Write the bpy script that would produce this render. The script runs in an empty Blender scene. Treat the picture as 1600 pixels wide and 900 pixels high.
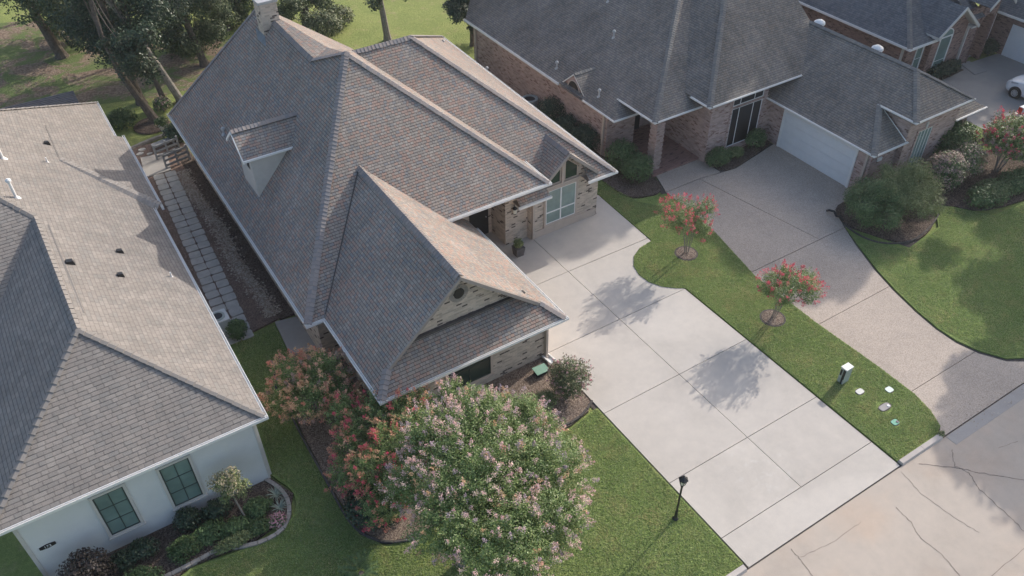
import bpy, math, random
import numpy as np
from mathutils import Vector, Matrix
R = math.radians
random.seed(7); rng = np.random.default_rng(7)
S = bpy.context.scene; C = S.collection

# ------------------------------------------------------------------ camera
H = 25.0; FPX = 1301.72; YAW = 0.560527; PIT = 0.713789; ROL = 0.00967139
def camM():
    cy, sy = math.cos(YAW), math.sin(YAW)
    fwd = np.array([sy*math.cos(PIT), cy*math.cos(PIT), -math.sin(PIT)])
    right = np.array([cy, -sy, 0.]); down = np.cross(fwd, right)
    c, s = math.cos(ROL), math.sin(ROL)
    return np.array([c*right+s*down, -s*right+c*down, fwd])
CM = camM()
def at(px, py, z=0.0):
    d = CM.T @ np.array([(px-800)/FPX, (py-450)/FPX, 1.]); t = (z-H)/d[2]
    return (d[0]*t, d[1]*t, z)
def atY(px, py, Y):
    d = CM.T @ np.array([(px-800)/FPX, (py-450)/FPX, 1.]); t = Y/d[1]
    return (d[0]*t, Y, d[2]*t+H)
cam = bpy.data.objects.new('camera', bpy.data.cameras.new('camera')); C.objects.link(cam)
cam.data.sensor_width = 36; cam.data.lens = FPX/1600*36; cam.data.clip_end = 3000; cam.data.clip_start = .1
mt = Matrix([[CM[0][i], -CM[1][i], -CM[2][i]] for i in range(3)]).to_4x4()
mt.translation = (0, 0, H); cam.matrix_world = mt; S.camera = cam

# ------------------------------------------------------------------ sky, sun, exposure
SUN_EL, SUN_AZ = R(28), R(14.5)          # azimuth measured from +X towards +Y
w = bpy.data.worlds.new('World'); S.world = w; w.use_nodes = True
nt = w.node_tree; sky = nt.nodes.new('ShaderNodeTexSky'); sky.sky_type = 'NISHITA'; sky.sun_disc = False
sky.sun_elevation = SUN_EL; sky.sun_rotation = R(90)-SUN_AZ; sky.air_density = 1.0; sky.dust_density = 3.0; sky.ozone_density = 1.0
bg = nt.nodes['Background']; bg.inputs[1].default_value = 0.15; nt.links.new(sky.outputs[0], bg.inputs[0])
sl = bpy.data.lights.new('sun', 'SUN'); sl.energy = 2.6; sl.angle = R(0.5); sl.color = (1, .93, .85)
so = bpy.data.objects.new('sun', sl); C.objects.link(so)
sd = Vector((math.cos(SUN_AZ)*math.cos(SUN_EL), math.sin(SUN_AZ)*math.cos(SUN_EL), math.sin(SUN_EL)))
so.rotation_euler = sd.to_track_quat('Z', 'Y').to_euler()
S.view_settings.view_transform = 'Standard'; S.view_settings.look = 'None'; S.view_settings.gamma = 1; S.view_settings.exposure = 0.65

# ------------------------------------------------------------------ node helpers / materials
class NB:
    def __init__(s, name, rough=.85, spec=.25):
        s.m = bpy.data.materials.new(name); s.m.use_nodes = True; s.t = s.m.node_tree; s.n = s.t.nodes; s.l = s.t.links
        s.b = s.n['Principled BSDF']; s.b.inputs['Roughness'].default_value = rough
        s.b.inputs['Specular IOR Level'].default_value = spec
    def new(s, t, **k):
        n = s.n.new('ShaderNode'+t)
        for a, v in k.items(): setattr(n, a, v)
        return n
    def put(s, sock, v):
        if hasattr(v, 'is_output'): s.l.new(v, sock)
        else: sock.default_value = v
    def math(s, op, a, b=None, c=None):
        n = s.new('Math', operation=op); s.put(n.inputs[0], a)
        if b is not None: s.put(n.inputs[1], b)
        if c is not None: s.put(n.inputs[2], c)
        return n.outputs[0]
    def noise(s, scale, detail=3, rough=.6, vec=None, dist=0):
        n = s.new('TexNoise'); n.inputs['Scale'].default_value = scale; n.inputs['Detail'].default_value = detail
        n.inputs['Roughness'].default_value = rough; n.inputs['Distortion'].default_value = dist
        if vec is None: vec = s.obj()
        s.l.new(vec, n.inputs['Vector']); return n.outputs[0]
    def obj(s):
        if not hasattr(s, '_g'): s._g = s.new('NewGeometry')
        return s._g.outputs['Position']
    def uv(s): return s.new('TexCoord').outputs['UV']
    def ramp(s, f, stops, interp='LINEAR'):
        n = s.new('ValToRGB'); s.l.new(f, n.inputs[0]); e = n.color_ramp.elements; n.color_ramp.interpolation = interp
        while len(e) < len(stops): e.new(.5)
        for q, (p, c) in zip(e, stops): q.position = p; q.color = (*c, 1) if len(c) == 3 else c
        return n.outputs[0]
    def mix(s, f, a, b, mode='MIX'):
        n = s.new('Mix', data_type='RGBA', blend_type=mode); s.put(n.inputs[0], f)
        for i, v in ((6, a), (7, b)):
            s.put(n.inputs[i], (*v, 1) if isinstance(v, tuple) and len(v) == 3 else v)
        return n.outputs[2]
    def col(s, v): s.put(s.b.inputs['Base Color'], v if hasattr(v, 'is_output') else (*v, 1)); return s
    def bump(s, h, dist=.01, strength=1):
        n = s.new('Bump'); n.inputs['Distance'].default_value = dist; n.inputs['Strength'].default_value = strength
        s.l.new(h, n.inputs['Height']); s.l.new(n.outputs[0], s.b.inputs['Normal']); return s
    def smooth(s, v, a, b):
        n = s.new('MapRange', interpolation_type='SMOOTHSTEP'); s.put(n.inputs[0], v); n.inputs[1].default_value = a; n.inputs[2].default_value = b
        return n.outputs[0]

def plain(name, c, rough=.6, spec=.4, var=.12, scale=3, metal=0):
    b = NB(name, rough, spec); f = b.noise(scale, 4, .65)
    b.col(b.ramp(f, [(.3, tuple(x*(1-var) for x in c)), (.7, tuple(min(1, x*(1+var)) for x in c))]))
    b.b.inputs['Metallic'].default_value = metal
    b.bump(b.noise(scale*12, 2), .002, .4); return b.m

def shingle(name, cols, rowh=.19, tab=.42, line=.5, tint=None, var=.18, jit=1.0):
    b = NB(name, .95, .12); sp = b.new('SeparateXYZ'); b.l.new(b.uv(), sp.inputs[0]); u, v = sp.outputs[0], sp.outputs[1]
    rv = b.math('DIVIDE', v, rowh); row = b.math('FLOOR', rv); fv = b.math('FRACT', rv)
    wn = b.new('TexWhiteNoise', noise_dimensions='1D'); b.l.new(row, wn.inputs['W'])
    half = b.math('MULTIPLY', b.math('MODULO', row, 2.0), .5)
    uu = b.math('ADD', b.math('DIVIDE', u, tab), b.math('ADD', half, b.math('MULTIPLY', wn.outputs[0], .35*jit)))
    cell = b.math('FLOOR', uu); fu = b.math('FRACT', uu)
    cb = b.new('CombineXYZ'); b.l.new(cell, cb.inputs[0]); b.l.new(row, cb.inputs[1])
    w2 = b.new('TexWhiteNoise', noise_dimensions='2D'); b.l.new(cb.outputs[0], w2.inputs['Vector'])
    cut = b.math('ADD', .42, b.math('MULTIPLY', w2.outputs[0], .3))
    half2 = b.math('GREATER_THAN', fu, cut)                       # laminate tooth
    cb2 = b.new('CombineXYZ'); b.l.new(cell, cb2.inputs[0]); b.l.new(row, cb2.inputs[1]); b.l.new(half2, cb2.inputs[2])
    w3 = b.new('TexWhiteNoise', noise_dimensions='3D'); b.l.new(cb2.outputs[0], w3.inputs['Vector'])
    n = len(cols); c = b.ramp(w3.outputs[0], [(i/n, q) for i, q in enumerate(cols)], 'CONSTANT')
    big = b.noise(.55, 5, .6); c = b.mix(.8, c, b.ramp(big, [(.3, (1-var,)*3), (.7, (1+var*.6,)*3)]), 'MULTIPLY')
    mp = b.new('Mapping'); b.l.new(b.uv(), mp.inputs[0]); mp.inputs['Scale'].default_value = (1.1, .16, 1)
    c = b.mix(.9, c, b.ramp(b.noise(1.6, 5, .7, mp.outputs[0]), [(.3, (.86, .865, .87)), (.5, (1, 1, 1)), (.72, (1.09, 1.08, 1.06))]), 'MULTIPLY')
    gr = b.noise(60, 2, .7); c = b.mix(.7, c, b.ramp(gr, [(.3, (.72,)*3), (.7, (1.22,)*3)]), 'MULTIPLY')
    edge = b.smooth(fv, .0, .24)                                     # butt edge of the course above, its shadow line darkened into the colour
    vj = b.math('MINIMUM', b.math('ABSOLUTE', fu), b.math('ABSOLUTE', b.math('SUBTRACT', fu, cut)))
    vj = b.smooth(vj, .0, .075)
    ek = b.math('MULTIPLY', b.math('ADD', 1-line, b.math('MULTIPLY', edge, line)), b.math('ADD', 1-line*.55, b.math('MULTIPLY', vj, line*.55)))
    gg = b.new('CombineColor'); [b.l.new(ek, gg.inputs[i]) for i in range(3)]
    c = b.mix(1.0, c, gg.outputs[0], 'MULTIPLY')
    b.col(c)
    h = b.math('ADD', b.math('MULTIPLY', b.math('SUBTRACT', 1.0, fv), .9), b.math('MULTIPLY', half2, .55))
    h = b.math('MULTIPLY', h, b.math('ADD', .3, b.math('MULTIPLY', edge, .7)))
    h = b.math('ADD', h, b.math('MULTIPLY', gr, .3))
    b.bump(h, .018, 1.0); return b.m

def brick(name, base, dark, mortar, accent=.12, bw=.24, bh=.08, wash=.5):
    b = NB(name, .9, .2); sp = b.new('SeparateXYZ'); b.l.new(b.uv(), sp.inputs[0]); u, v = sp.outputs[0], sp.outputs[1]
    rv = b.math('DIVIDE', v, bh); row = b.math('FLOOR', rv); fv = b.math('FRACT', rv)
    uu = b.math('ADD', b.math('DIVIDE', u, bw), b.math('MULTIPLY', b.math('MODULO', row, 2.0), .5))
    cell = b.math('FLOOR', uu); fu = b.math('FRACT', uu)
    cb = b.new('CombineXYZ'); b.l.new(cell, cb.inputs[0]); b.l.new(row, cb.inputs[1])
    w2 = b.new('TexWhiteNoise', noise_dimensions='2D'); b.l.new(cb.outputs[0], w2.inputs['Vector'])
    c = b.ramp(w2.outputs[0], [(0, tuple(x*.78 for x in base)), (.45, base), (1-accent-.01, tuple(min(1, x*1.15) for x in base)), (1-accent, dark), (1, tuple(x*.7 for x in dark))])
    jm = b.math('MINIMUM', b.math('MULTIPLY', b.smooth(fu, 0, .05), b.smooth(fu, 1, .95)), b.math('MULTIPLY', b.smooth(fv, 0, .13), b.smooth(fv, 1, .87)))
    c = b.mix(jm, mortar, c)
    c = b.mix(wash, c, b.ramp(b.noise(1.1, 5, .65), [(.3, (.8, .8, .8)), (.7, (1.12, 1.1, 1.08))]), 'MULTIPLY')
    b.col(c); b.bump(b.math('ADD', jm, b.math('MULTIPLY', b.noise(40, 2), .5)), .006, .8); return b.m

def concrete(name, c, speck=.0, stain=.12, warm=None, aggregate=False):
    b = NB(name, .88, .25)
    f = b.noise(.35, 6, .62, dist=.6); g = b.noise(2.4, 5, .7); h = b.noise(75 if not aggregate else 38, 2, .8)
    k = b.mix(1, b.ramp(f, [(.28, (1-stain,)*3), (.5, (1, 1, 1)), (.75, (1+stain*.6,)*3)]), b.ramp(g, [(.3, (.95, .95, .95)), (.7, (1.05, 1.045, 1.03))]), 'MULTIPLY')
    o = b.mix(1, c, k, 'MULTIPLY')
    if name == 'driveway_concrete':
        sv = b.new('VectorMath', operation='DISTANCE'); b.l.new(b.obj(), sv.inputs[0]); sv.inputs[1].default_value = (17.6, 11.0, 0)
        mk_ = b.math('MULTIPLY', b.smooth(sv.outputs['Value'], 2.4, .4), b.smooth(b.noise(2.6, 6, .75), .52, .68)); o = b.mix(b.math('MULTIPLY', mk_, .35), o, (.62, .61, .58))
    if warm: o = b.mix(b.smooth(b.noise(.22, 4, .6), .45, .7), o, b.mix(1, o, warm, 'MULTIPLY'))
    sc = .10 if not aggregate else .24
    o = b.mix(1, o, b.ramp(h, [(.32, (1-sc,)*3), (.66, (1+sc*.8,)*3)]), 'MULTIPLY')
    at_r = b.new('Attribute', attribute_name='rnd'); o = b.mix(1, o, b.ramp(at_r.outputs['Fac'], [(0, (.955, .95, .945)), (1, (1.03, 1.03, 1.025))]), 'MULTIPLY')
    if aggregate:
        vo = b.new('TexVoronoi'); vo.inputs['Scale'].default_value = 42; b.l.new(b.obj(), vo.inputs['Vector'])
        hs = b.new('RGBToBW'); b.l.new(vo.outputs['Color'], hs.inputs[0])
        o = b.mix(1, o, b.ramp(hs.outputs[0], [(.15, (.84, .81, .78)), (.5, (1, 1, 1)), (.85, (1.16, 1.15, 1.14))]), 'MULTIPLY')
    b.col(o); b.bump(b.math('ADD', h, g), .004 if aggregate else .002, .6); return b.m

def grassmat(name, c1, c2, dry, dryamt=.5):
    b = NB(name, .95, .1)
    f = b.noise(.5, 6, .68, dist=.4); g = b.noise(9, 4, .75); h = b.noise(48, 3, .8)
    c = b.mix(b.smooth(f, .35, .65), c1, c2)
    c = b.mix(b.math('MULTIPLY', b.smooth(b.noise(.8, 5, .7), .52, .72), dryamt), c, dry)
    c = b.mix(1, c, b.ramp(g, [(.3, (.78, .8, .76)), (.7, (1.2, 1.18, 1.15))]), 'MULTIPLY')
    c = b.mix(1, c, b.ramp(h, [(.35, (.55, .58, .5)), (.65, (1.45, 1.4, 1.35))]), 'MULTIPLY')
    b.col(c); b.bump(b.math('ADD', b.math('MULTIPLY', g, 2), h), .03, .9); return b.m

def leafmat(name, cols, rough=.55, trans=.0):
    b = NB(name, rough, .35); a = b.new('Attribute', attribute_name='rnd')
    n = len(cols); c = b.ramp(a.outputs['Fac'], [(i/max(1, n-1), q) for i, q in enumerate(cols)])
    c = b.mix(.6, c, b.ramp(b.noise(1.3, 3), [(.3, (.75, .8, .75)), (.7, (1.2, 1.15, 1.1))]), 'MULTIPLY')
    b.col(c)
    if trans:
        tr = b.new('BsdfTranslucent'); b.l.new(c, tr.inputs[0]); mx = b.new('MixShader'); mx.inputs[0].default_value = trans
        b.l.new(b.b.outputs[0], mx.inputs[1]); b.l.new(tr.outputs[0], mx.inputs[2]); b.l.new(mx.outputs[0], b.n['Material Output'].inputs[0])
    return b.m

def mulchmat(name, c1, c2, c3, scale=30):
    b = NB(name, .95, .1)
    vo = b.new('TexVoronoi'); vo.inputs['Scale'].default_value = scale; vo.inputs['Randomness'].default_value = 1; b.l.new(b.obj(), vo.inputs['Vector'])
    hs = b.new('RGBToBW'); b.l.new(vo.outputs['Color'], hs.inputs[0])
    c = b.ramp(hs.outputs[0], [(.2, c1), (.5, c2), (.8, c3)])
    c = b.mix(.7, c, b.ramp(b.noise(1.4, 5), [(.3, (.7, .7, .7)), (.7, (1.2, 1.18, 1.15))]), 'MULTIPLY')
    b.col(c); b.bump(b.math('ADD', hs.outputs[0], b.noise(scale*1.5, 3)), .025, 1); return b.m

def glassmat(name, c, rough=.08):
    b = NB(name, rough, .6); f = b.noise(.9, 3); b.col(b.ramp(f, [(.35, tuple(x*.8 for x in c)), (.65, tuple(x*1.15 for x in c))])); return b.m

M = {}
M['sh_main'] = shingle('shingle_multicolour', [(.30,.268,.242), (.335,.30,.268), (.37,.275,.235), (.318,.28,.25), (.385,.278,.232), (.272,.262,.258), (.335,.288,.252), (.375,.332,.295)], .128, .28, .80)
M['sh_tan'] = shingle('shingle_greige', [(.262,.238,.218), (.280,.253,.231), (.248,.228,.210), (.296,.27,.246), (.272,.246,.224), (.256,.239,.222)], .15, .56, .42, var=.12)
M['sh_right'] = shingle('shingle_grey_brown', [(.215,.200,.185), (.25,.228,.207), (.195,.185,.175), (.245,.215,.188), (.222,.205,.190), (.265,.238,.21)], .13, .28, .62, var=.30)
M['sh_far'] = shingle('shingle_slate', [(.16,.165,.175), (.19,.19,.20), (.145,.15,.16), (.175,.175,.18)], .15, .34, .4)
def capm(name, cols):
    b = NB(name, .95, .1); a = b.new('Attribute', attribute_name='rnd'); n = len(cols)
    c = b.ramp(a.outputs['Fac'], [(i/(n-1), q) for i, q in enumerate(cols)]); gr = b.noise(60, 2, .7)
    b.col(b.mix(.7, c, b.ramp(gr, [(.3, (.75,)*3), (.7, (1.2,)*3)]), 'MULTIPLY')); b.bump(gr, .003, .6); return b.m
M['cap_main'] = capm('cap_multicolour', [(.24,.235,.24), (.29,.255,.24), (.32,.285,.265)])
M['cap_tan'] = capm('cap_greige', [(.24,.222,.205), (.275,.252,.232)])
M['cap_right'] = capm('cap_grey', [(.19,.185,.18), (.25,.235,.215)])
M['brick_cream'] = brick('brick_cream', (.55,.465,.39), (.13,.10,.09), (.53,.48,.42), .08)
M['brick_pink'] = brick('brick_pink', (.45,.335,.305), (.30,.19,.17), (.44,.38,.355), .10)
M['brick_red'] = brick('brick_red', (.29,.19,.165), (.18,.11,.095), (.32,.27,.25), .15)
M['white'] = plain('white_paint', (.78,.78,.77), .5, .4, .04)
M['gutter'] = plain('gutter_white', (.80,.79,.77), .4, .5, .05, 6)
M['tan_trim'] = plain('tan_trim', (.50,.42,.36), .6, .3, .06)
M['rake'] = plain('rake_tan', (.33,.29,.265), .7, .3, .08)
M['stucco'] = plain('white_stucco', (.66,.67,.67), .9, .2, .05, 1.2)
M['stucco_trim'] = plain('stucco_trim', (.55,.53,.50), .8, .2, .05)
M['garage_door'] = plain('garage_door_white', (.72,.74,.76), .45, .4, .03)
M['siding'] = plain('dormer_siding', (.52,.50,.46), .7, .3, .06)
M['dark_frame'] = plain('dark_green_frame', (.05,.065,.06), .5, .4, .1)
M['glass_teal'] = glassmat('curtained_glass', (.17,.245,.225))
M['glass_teal2'] = glassmat('curtained_glass_pale', (.25,.33,.305))
M['glass_dark'] = glassmat('screened_glass', (.018,.016,.018), .35)
M['glass_green'] = glassmat('reflecting_glass', (.03,.05,.04), .05)
M['black'] = plain('black_metal', (.02,.02,.022), .45, .5, .2)
M['dark_door'] = plain('dark_door', (.03,.028,.028), .4, .4, .2)
M['lead'] = plain('roof_vent_metal', (.42,.42,.42), .5, .4, .15)
M['pvc'] = plain('white_pipe', (.75,.74,.72), .45, .4, .05)
M['flash'] = plain('metal_flashing', (.21,.235,.26), .45, .5, .15, metal=.3)
M['drive'] = concrete('driveway_concrete', (.52,.482,.44), stain=.13)
M['drive2'] = concrete('exposed_aggregate', (.445,.382,.33), stain=.12, aggregate=True)
M['walk'] = concrete('walk_concrete', (.36,.34,.32), stain=.12)
M['street'] = concrete('street_concrete', (.455,.398,.345), stain=.12, warm=(1.04,.96,.9))
M['street2'] = concrete('street_gutter', (.38,.36,.345), stain=.12)
M['kerb'] = concrete('kerb_concrete', (.48,.44,.41), stain=.2)
M['joint'] = plain('joint_dirt', (.11,.095,.085), .95, .1, .3, 9)
M['crack'] = plain('crack_tar', (.20,.17,.15), .9, .1, .3, 9)
M['floor_brick'] = brick('porch_brick', (.30,.17,.145), (.2,.1,.09), (.3,.25,.22), .1)
M['grass'] = grassmat('lawn_grass', (.17,.24,.085), (.21,.27,.10), (.32,.31,.17), .5)
M['grass_far'] = grassmat('yard_grass', (.22,.27,.10), (.27,.31,.12), (.34,.30,.18), .7)
M['dirt'] = mulchmat('pine_straw_soil', (.16,.11,.08), (.26,.19,.145), (.33,.26,.2), 9)
M['mulch'] = mulchmat('brown_mulch', (.06,.045,.04), (.12,.09,.075), (.22,.18,.15))
M['mulch_tan'] = mulchmat('tan_mulch', (.12,.09,.075), (.22,.17,.14), (.33,.27,.225))
M['mulch_red'] = mulchmat('red_mulch', (.15,.105,.085), (.25,.175,.145), (.31,.235,.195))
M['stone'] = plain('paver_stone', (.47,.445,.41), .9, .2, .14, 2.5)
M['rock'] = leafmat('river_rock', [(.22,.16,.13), (.36,.29,.24), (.52,.46,.4), (.28,.21,.17)], .9)
M['edging'] = plain('edging_block', (.33,.30,.27), .9, .2, .2, 5)
M['edging_dark'] = plain('edging_dark', (.10,.09,.085), .9, .2, .2, 5)
M['bark'] = plain('tree_bark', (.13,.11,.095), .95, .1, .35, 6)
M['bark_pale'] = plain('pale_bark', (.26,.235,.21), .95, .1, .25, 6)
M['leaf'] = leafmat('leaf_green', [(.06,.10,.04), (.09,.145,.055), (.14,.195,.08)], .5, .2)
M['leaf_cm'] = leafmat('leaf_crape', [(.09,.155,.05), (.16,.245,.08), (.25,.34,.13), (.33,.385,.18)], .45, .3)
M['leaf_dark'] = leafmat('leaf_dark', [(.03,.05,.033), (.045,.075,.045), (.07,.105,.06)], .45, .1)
M['leaf_tree'] = leafmat('leaf_tree', [(.06,.085,.045), (.09,.125,.06), (.14,.175,.085)], .55, .2)
M['leaf_shrub'] = leafmat('leaf_shrub', [(.065,.11,.045), (.10,.165,.065), (.16,.235,.095)], .5, .1)
M['leaf_pale'] = leafmat('leaf_pale', [(.07,.10,.045), (.13,.16,.08), (.22,.22,.13)], .6, .15)
M['leaf_yel'] = leafmat('leaf_olive', [(.10,.14,.055), (.18,.22,.095), (.28,.31,.145)], .6, .15)
M['leaf_purple'] = leafmat('leaf_purple', [(.035,.028,.028), (.06,.045,.042), (.075,.06,.045)], .5, .1)
M['leaf_agave'] = leafmat('leaf_agave', [(.18,.22,.18), (.3,.34,.28)], .6)
M['leaf_tan'] = leafmat('leaf_tan_tip', [(.28,.24,.15), (.42,.36,.24), (.5,.42,.30)], .6, .1)
M['fl_red'] = leafmat('blossom_red', [(.66,.09,.14), (.78,.17,.22), (.82,.30,.34)], .6, .25)
M['fl_coral'] = leafmat('blossom_coral', [(.62,.22,.17), (.68,.33,.24), (.60,.40,.24)], .6, .25)
M['fl_magenta'] = leafmat('blossom_magenta', [(.6,.08,.16), (.7,.16,.2), (.66,.25,.2)], .6, .25)
M['fl_orange'] = leafmat('seed_orange', [(.52,.31,.18), (.62,.42,.25), (.68,.45,.31), (.72,.33,.28)], .6, .2)
M['fl_lilac'] = leafmat('blossom_lilac', [(.70,.46,.47), (.78,.55,.54), (.74,.58,.50)], .6, .25)
M['fl_mauve'] = leafmat('blossom_mauve', [(.45,.36,.42), (.55,.42,.47), (.60,.48,.48)], .6, .25)
M['fl_pink'] = leafmat('blossom_pink', [(.6,.22,.3), (.72,.4,.45), (.75,.55,.55)], .6, .25)
M['fl_dusty'] = leafmat('blossom_dusty', [(.34,.24,.22), (.42,.31,.28), (.30,.26,.20)], .6, .2)
M['util'] = plain('utility_grey', (.36,.40,.37), .5, .4, .08)
M['util_top'] = plain('utility_pale', (.74,.74,.70), .5, .4, .05)
M['lid_white'] = plain('lid_white', (.6,.6,.55), .6, .3, .1)
M['lid_green'] = plain('lid_green', (.05,.30,.20), .5, .4, .1)
M['lid_mint'] = plain('lid_mint', (.55,.68,.60), .5, .4, .1)
M['lid_grey'] = plain('lid_grey', (.33,.31,.30), .8, .3, .15)
M['green_plastic'] = plain('green_plastic', (.18,.32,.25), .5, .4, .1)
M['carpaint'] = plain('car_white', (.80,.82,.84), .2, .6, .02)
M['tyre'] = plain('tyre_rubber', (.022,.022,.024), .8, .2, .2)
M['rim'] = plain('alloy_rim', (.62,.63,.64), .3, .6, .05, metal=.6)
M['tail_red'] = plain('tail_light_red', (.55,.03,.02), .25, .5, .05)
M['headlamp'] = glassmat('headlamp_glass', (.45,.47,.50))
M['ac_grey'] = plain('ac_grey', (.32,.37,.39), .5, .4, .08)
M['ac_white'] = plain('ac_white', (.62,.63,.62), .5, .4, .06)
M['pot'] = plain('grey_planter', (.11,.10,.10), .7, .3, .15)
M['wood_grey'] = plain('weathered_wood', (.30,.305,.31), .9, .2, .2, 7)
M['slat'] = plain('pergola_slat', (.24,.21,.20), .8, .2, .15)
M['terracotta'] = plain('clay_pot', (.24,.21,.20), .8, .2, .15)
lm = NB('lamp_glass', .3); lm.col((.75, .72, .62)); M['lampglass'] = lm.m

# ------------------------------------------------------------------ mesh builder
def org(p):
    v = Vector((0, 0, 0))
    while p: v += p.location; p = p.parent
    return v
class MB:
    def __init__(s): s.v = []; s.f = []; s.uv = []; s.mi = []
    def poly(s, pts, m=0, uv=None, flip=False):
        pts = [Vector(p) for p in pts]
        if flip: pts = pts[::-1]; uv = uv[::-1] if uv else None
        if uv is None:
            nn = Vector((0, 0, 0))
            for i in range(len(pts)):
                a, b = pts[i], pts[(i+1) % len(pts)]
                nn += Vector(((a.y-b.y)*(a.z+b.z), (a.z-b.z)*(a.x+b.x), (a.x-b.x)*(a.y+b.y)))
            if nn.length < 1e-9: nn = Vector((0, 0, 1))
            nn.normalize(); h = Vector((0, 0, 1)).cross(nn)
            h = Vector((1, 0, 0)) if h.length < 1e-3 else h.normalized()
            u = nn.cross(h); uv = [(p.dot(h), p.dot(u)) for p in pts]
        i = len(s.v); s.v += [tuple(p) for p in pts]; s.f.append(list(range(i, i+len(pts)))); s.uv += uv; s.mi.append(m); return s
    def hexa(s, b, t, m=0, tm=None):
        n = len(b); s.poly(b[::-1], m); s.poly(t, m if tm is None else tm)
        for i in range(n): j = (i+1) % n; s.poly([b[i], b[j], t[j], t[i]], m)
        return s
    def box(s, x0, x1, y0, y1, z0, z1, m=0, tm=None):
        b = [(x0, y0), (x1, y0), (x1, y1), (x0, y1)]
        return s.hexa([(x, y, z0) for x, y in b], [(x, y, z1) for x, y in b], m, tm)
    def obox(s, p0, p1, w, h, m=0, off=0, z=0):                     # bar between two points: width w horizontally, height h
        p0, p1 = Vector(p0), Vector(p1); d = (p1-p0); hd = Vector((d.x, d.y, 0))
        hd = Vector((1, 0, 0)) if hd.length < 1e-6 else hd.normalized()
        sd_ = Vector((-hd.y, hd.x, 0)); up = Vector((0, 0, 1))
        if abs(d.normalized().z) > .98: sd_ = Vector((1, 0, 0)); up = Vector((0, 1, 0))
        a = sd_*(off-w/2); b_ = sd_*(off+w/2); lo = up*(z-h/2); hi = up*(z+h/2)
        return s.hexa([p0+a+lo, p0+b_+lo, p1+b_+lo, p1+a+lo][::-1], [p0+a+hi, p0+b_+hi, p1+b_+hi, p1+a+hi][::-1], m)
    def tube(s, path, rad, n=8, m=0, cap=True):
        path = [Vector(p) for p in path]; rad = rad if hasattr(rad, '__len__') else [rad]*len(path); rings = []
        for i, p in enumerate(path):
            d = (path[min(i+1, len(path)-1)]-path[max(i-1, 0)]).normalized()
            a = d.orthogonal().normalized() if i == 0 else (rings_a - d*rings_a.dot(d)).normalized()
            rings_a = a; b = d.cross(a)
            rings.append([p+(a*math.cos(2*math.pi*k/n)+b*math.sin(2*math.pi*k/n))*rad[i] for k in range(n)])
        for r0, r1 in zip(rings, rings[1:]):
            for k in range(n): j = (k+1) % n; s.poly([r0[k], r0[j], r1[j], r1[k]], m)
        if cap: s.poly(rings[0][::-1], m); s.poly(rings[-1], m)
        return s
    def lathe(s, c, prof, n=16, m=0):                                # prof = [(r, z)]
        c = Vector(c); rings = [[c+Vector((r*math.cos(2*math.pi*k/n), r*math.sin(2*math.pi*k/n), z)) for k in range(n)] for r, z in prof]
        for r0, r1 in zip(rings, rings[1:]):
            for k in range(n): j = (k+1) % n; s.poly([r0[k], r0[j], r1[j], r1[k]], m)
        s.poly(rings[0][::-1], m); s.poly(rings[-1], m); return s
    def prism(s, pts, z0, z1, m=0, tm=None):
        a = sum(pts[i][0]*pts[(i+1) % len(pts)][1]-pts[(i+1) % len(pts)][0]*pts[i][1] for i in range(len(pts)))
        if a < 0: pts = pts[::-1]
        return s.hexa([(p[0], p[1], z0) for p in pts], [(p[0], p[1], z1) for p in pts], m, tm)
    def build(s, name, mats, parent=None, smooth=False, label=None):
        if not isinstance(mats, (list, tuple)): mats = [mats]
        o0 = org(parent) if parent else Vector((0, 0, 0))
        me = bpy.data.meshes.new(name); me.from_pydata([(a-o0.x, b-o0.y, c-o0.z) for a, b, c in s.v], [], s.f)
        for m in mats: me.materials.append(M[m] if isinstance(m, str) else m)
        me.polygons.foreach_set('material_index', s.mi)
        ul = me.uv_layers.new(name='UVMap'); ul.data.foreach_set('uv', [c for q in s.uv for c in q])
        at_ = me.attributes.new('rnd', 'FLOAT', 'FACE'); at_.data.foreach_set('value', rng.random(len(s.f)).astype(np.float32))
        if smooth: me.polygons.foreach_set('use_smooth', [True]*len(s.f))
        o = bpy.data.objects.new(name, me); C.objects.link(o)
        if parent: o.parent = parent
        if label: o['label'] = label
        return o
def recentre(o):
    """move a single-mesh thing's origin to the middle of its footprint"""
    n = len(o.data.vertices); a = np.empty(n*3); o.data.vertices.foreach_get('co', a); a = a.reshape(-1, 3)
    c = (a.min(0)+a.max(0))/2; c[2] = a[:, 2].min(); o.data.vertices.foreach_set('co', (a-c).ravel()); o.location = c; return o
def thing(name, label, cat, loc=(0, 0, 0), group=None):
    o = bpy.data.objects.new(name, None); C.objects.link(o); o.location = loc; o.empty_display_size = .3
    o['label'] = label; o['category'] = cat
    if group: o['group'] = group
    return o
def tag(o, label, cat, group=None, kind=None):
    o['label'] = label; o['category'] = cat
    if group: o['group'] = group
    if kind: o['kind'] = kind
    return recentre(o)
def struct(o, label=None):
    o['kind'] = 'structure'
    if label: o['label'] = label
    return o
def copy_tree(o, parent=None):
    c = o.copy(); C.objects.link(c)
    if parent: c.parent = parent
    for ch in list(o.children): copy_tree(ch, c)
    return c

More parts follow.
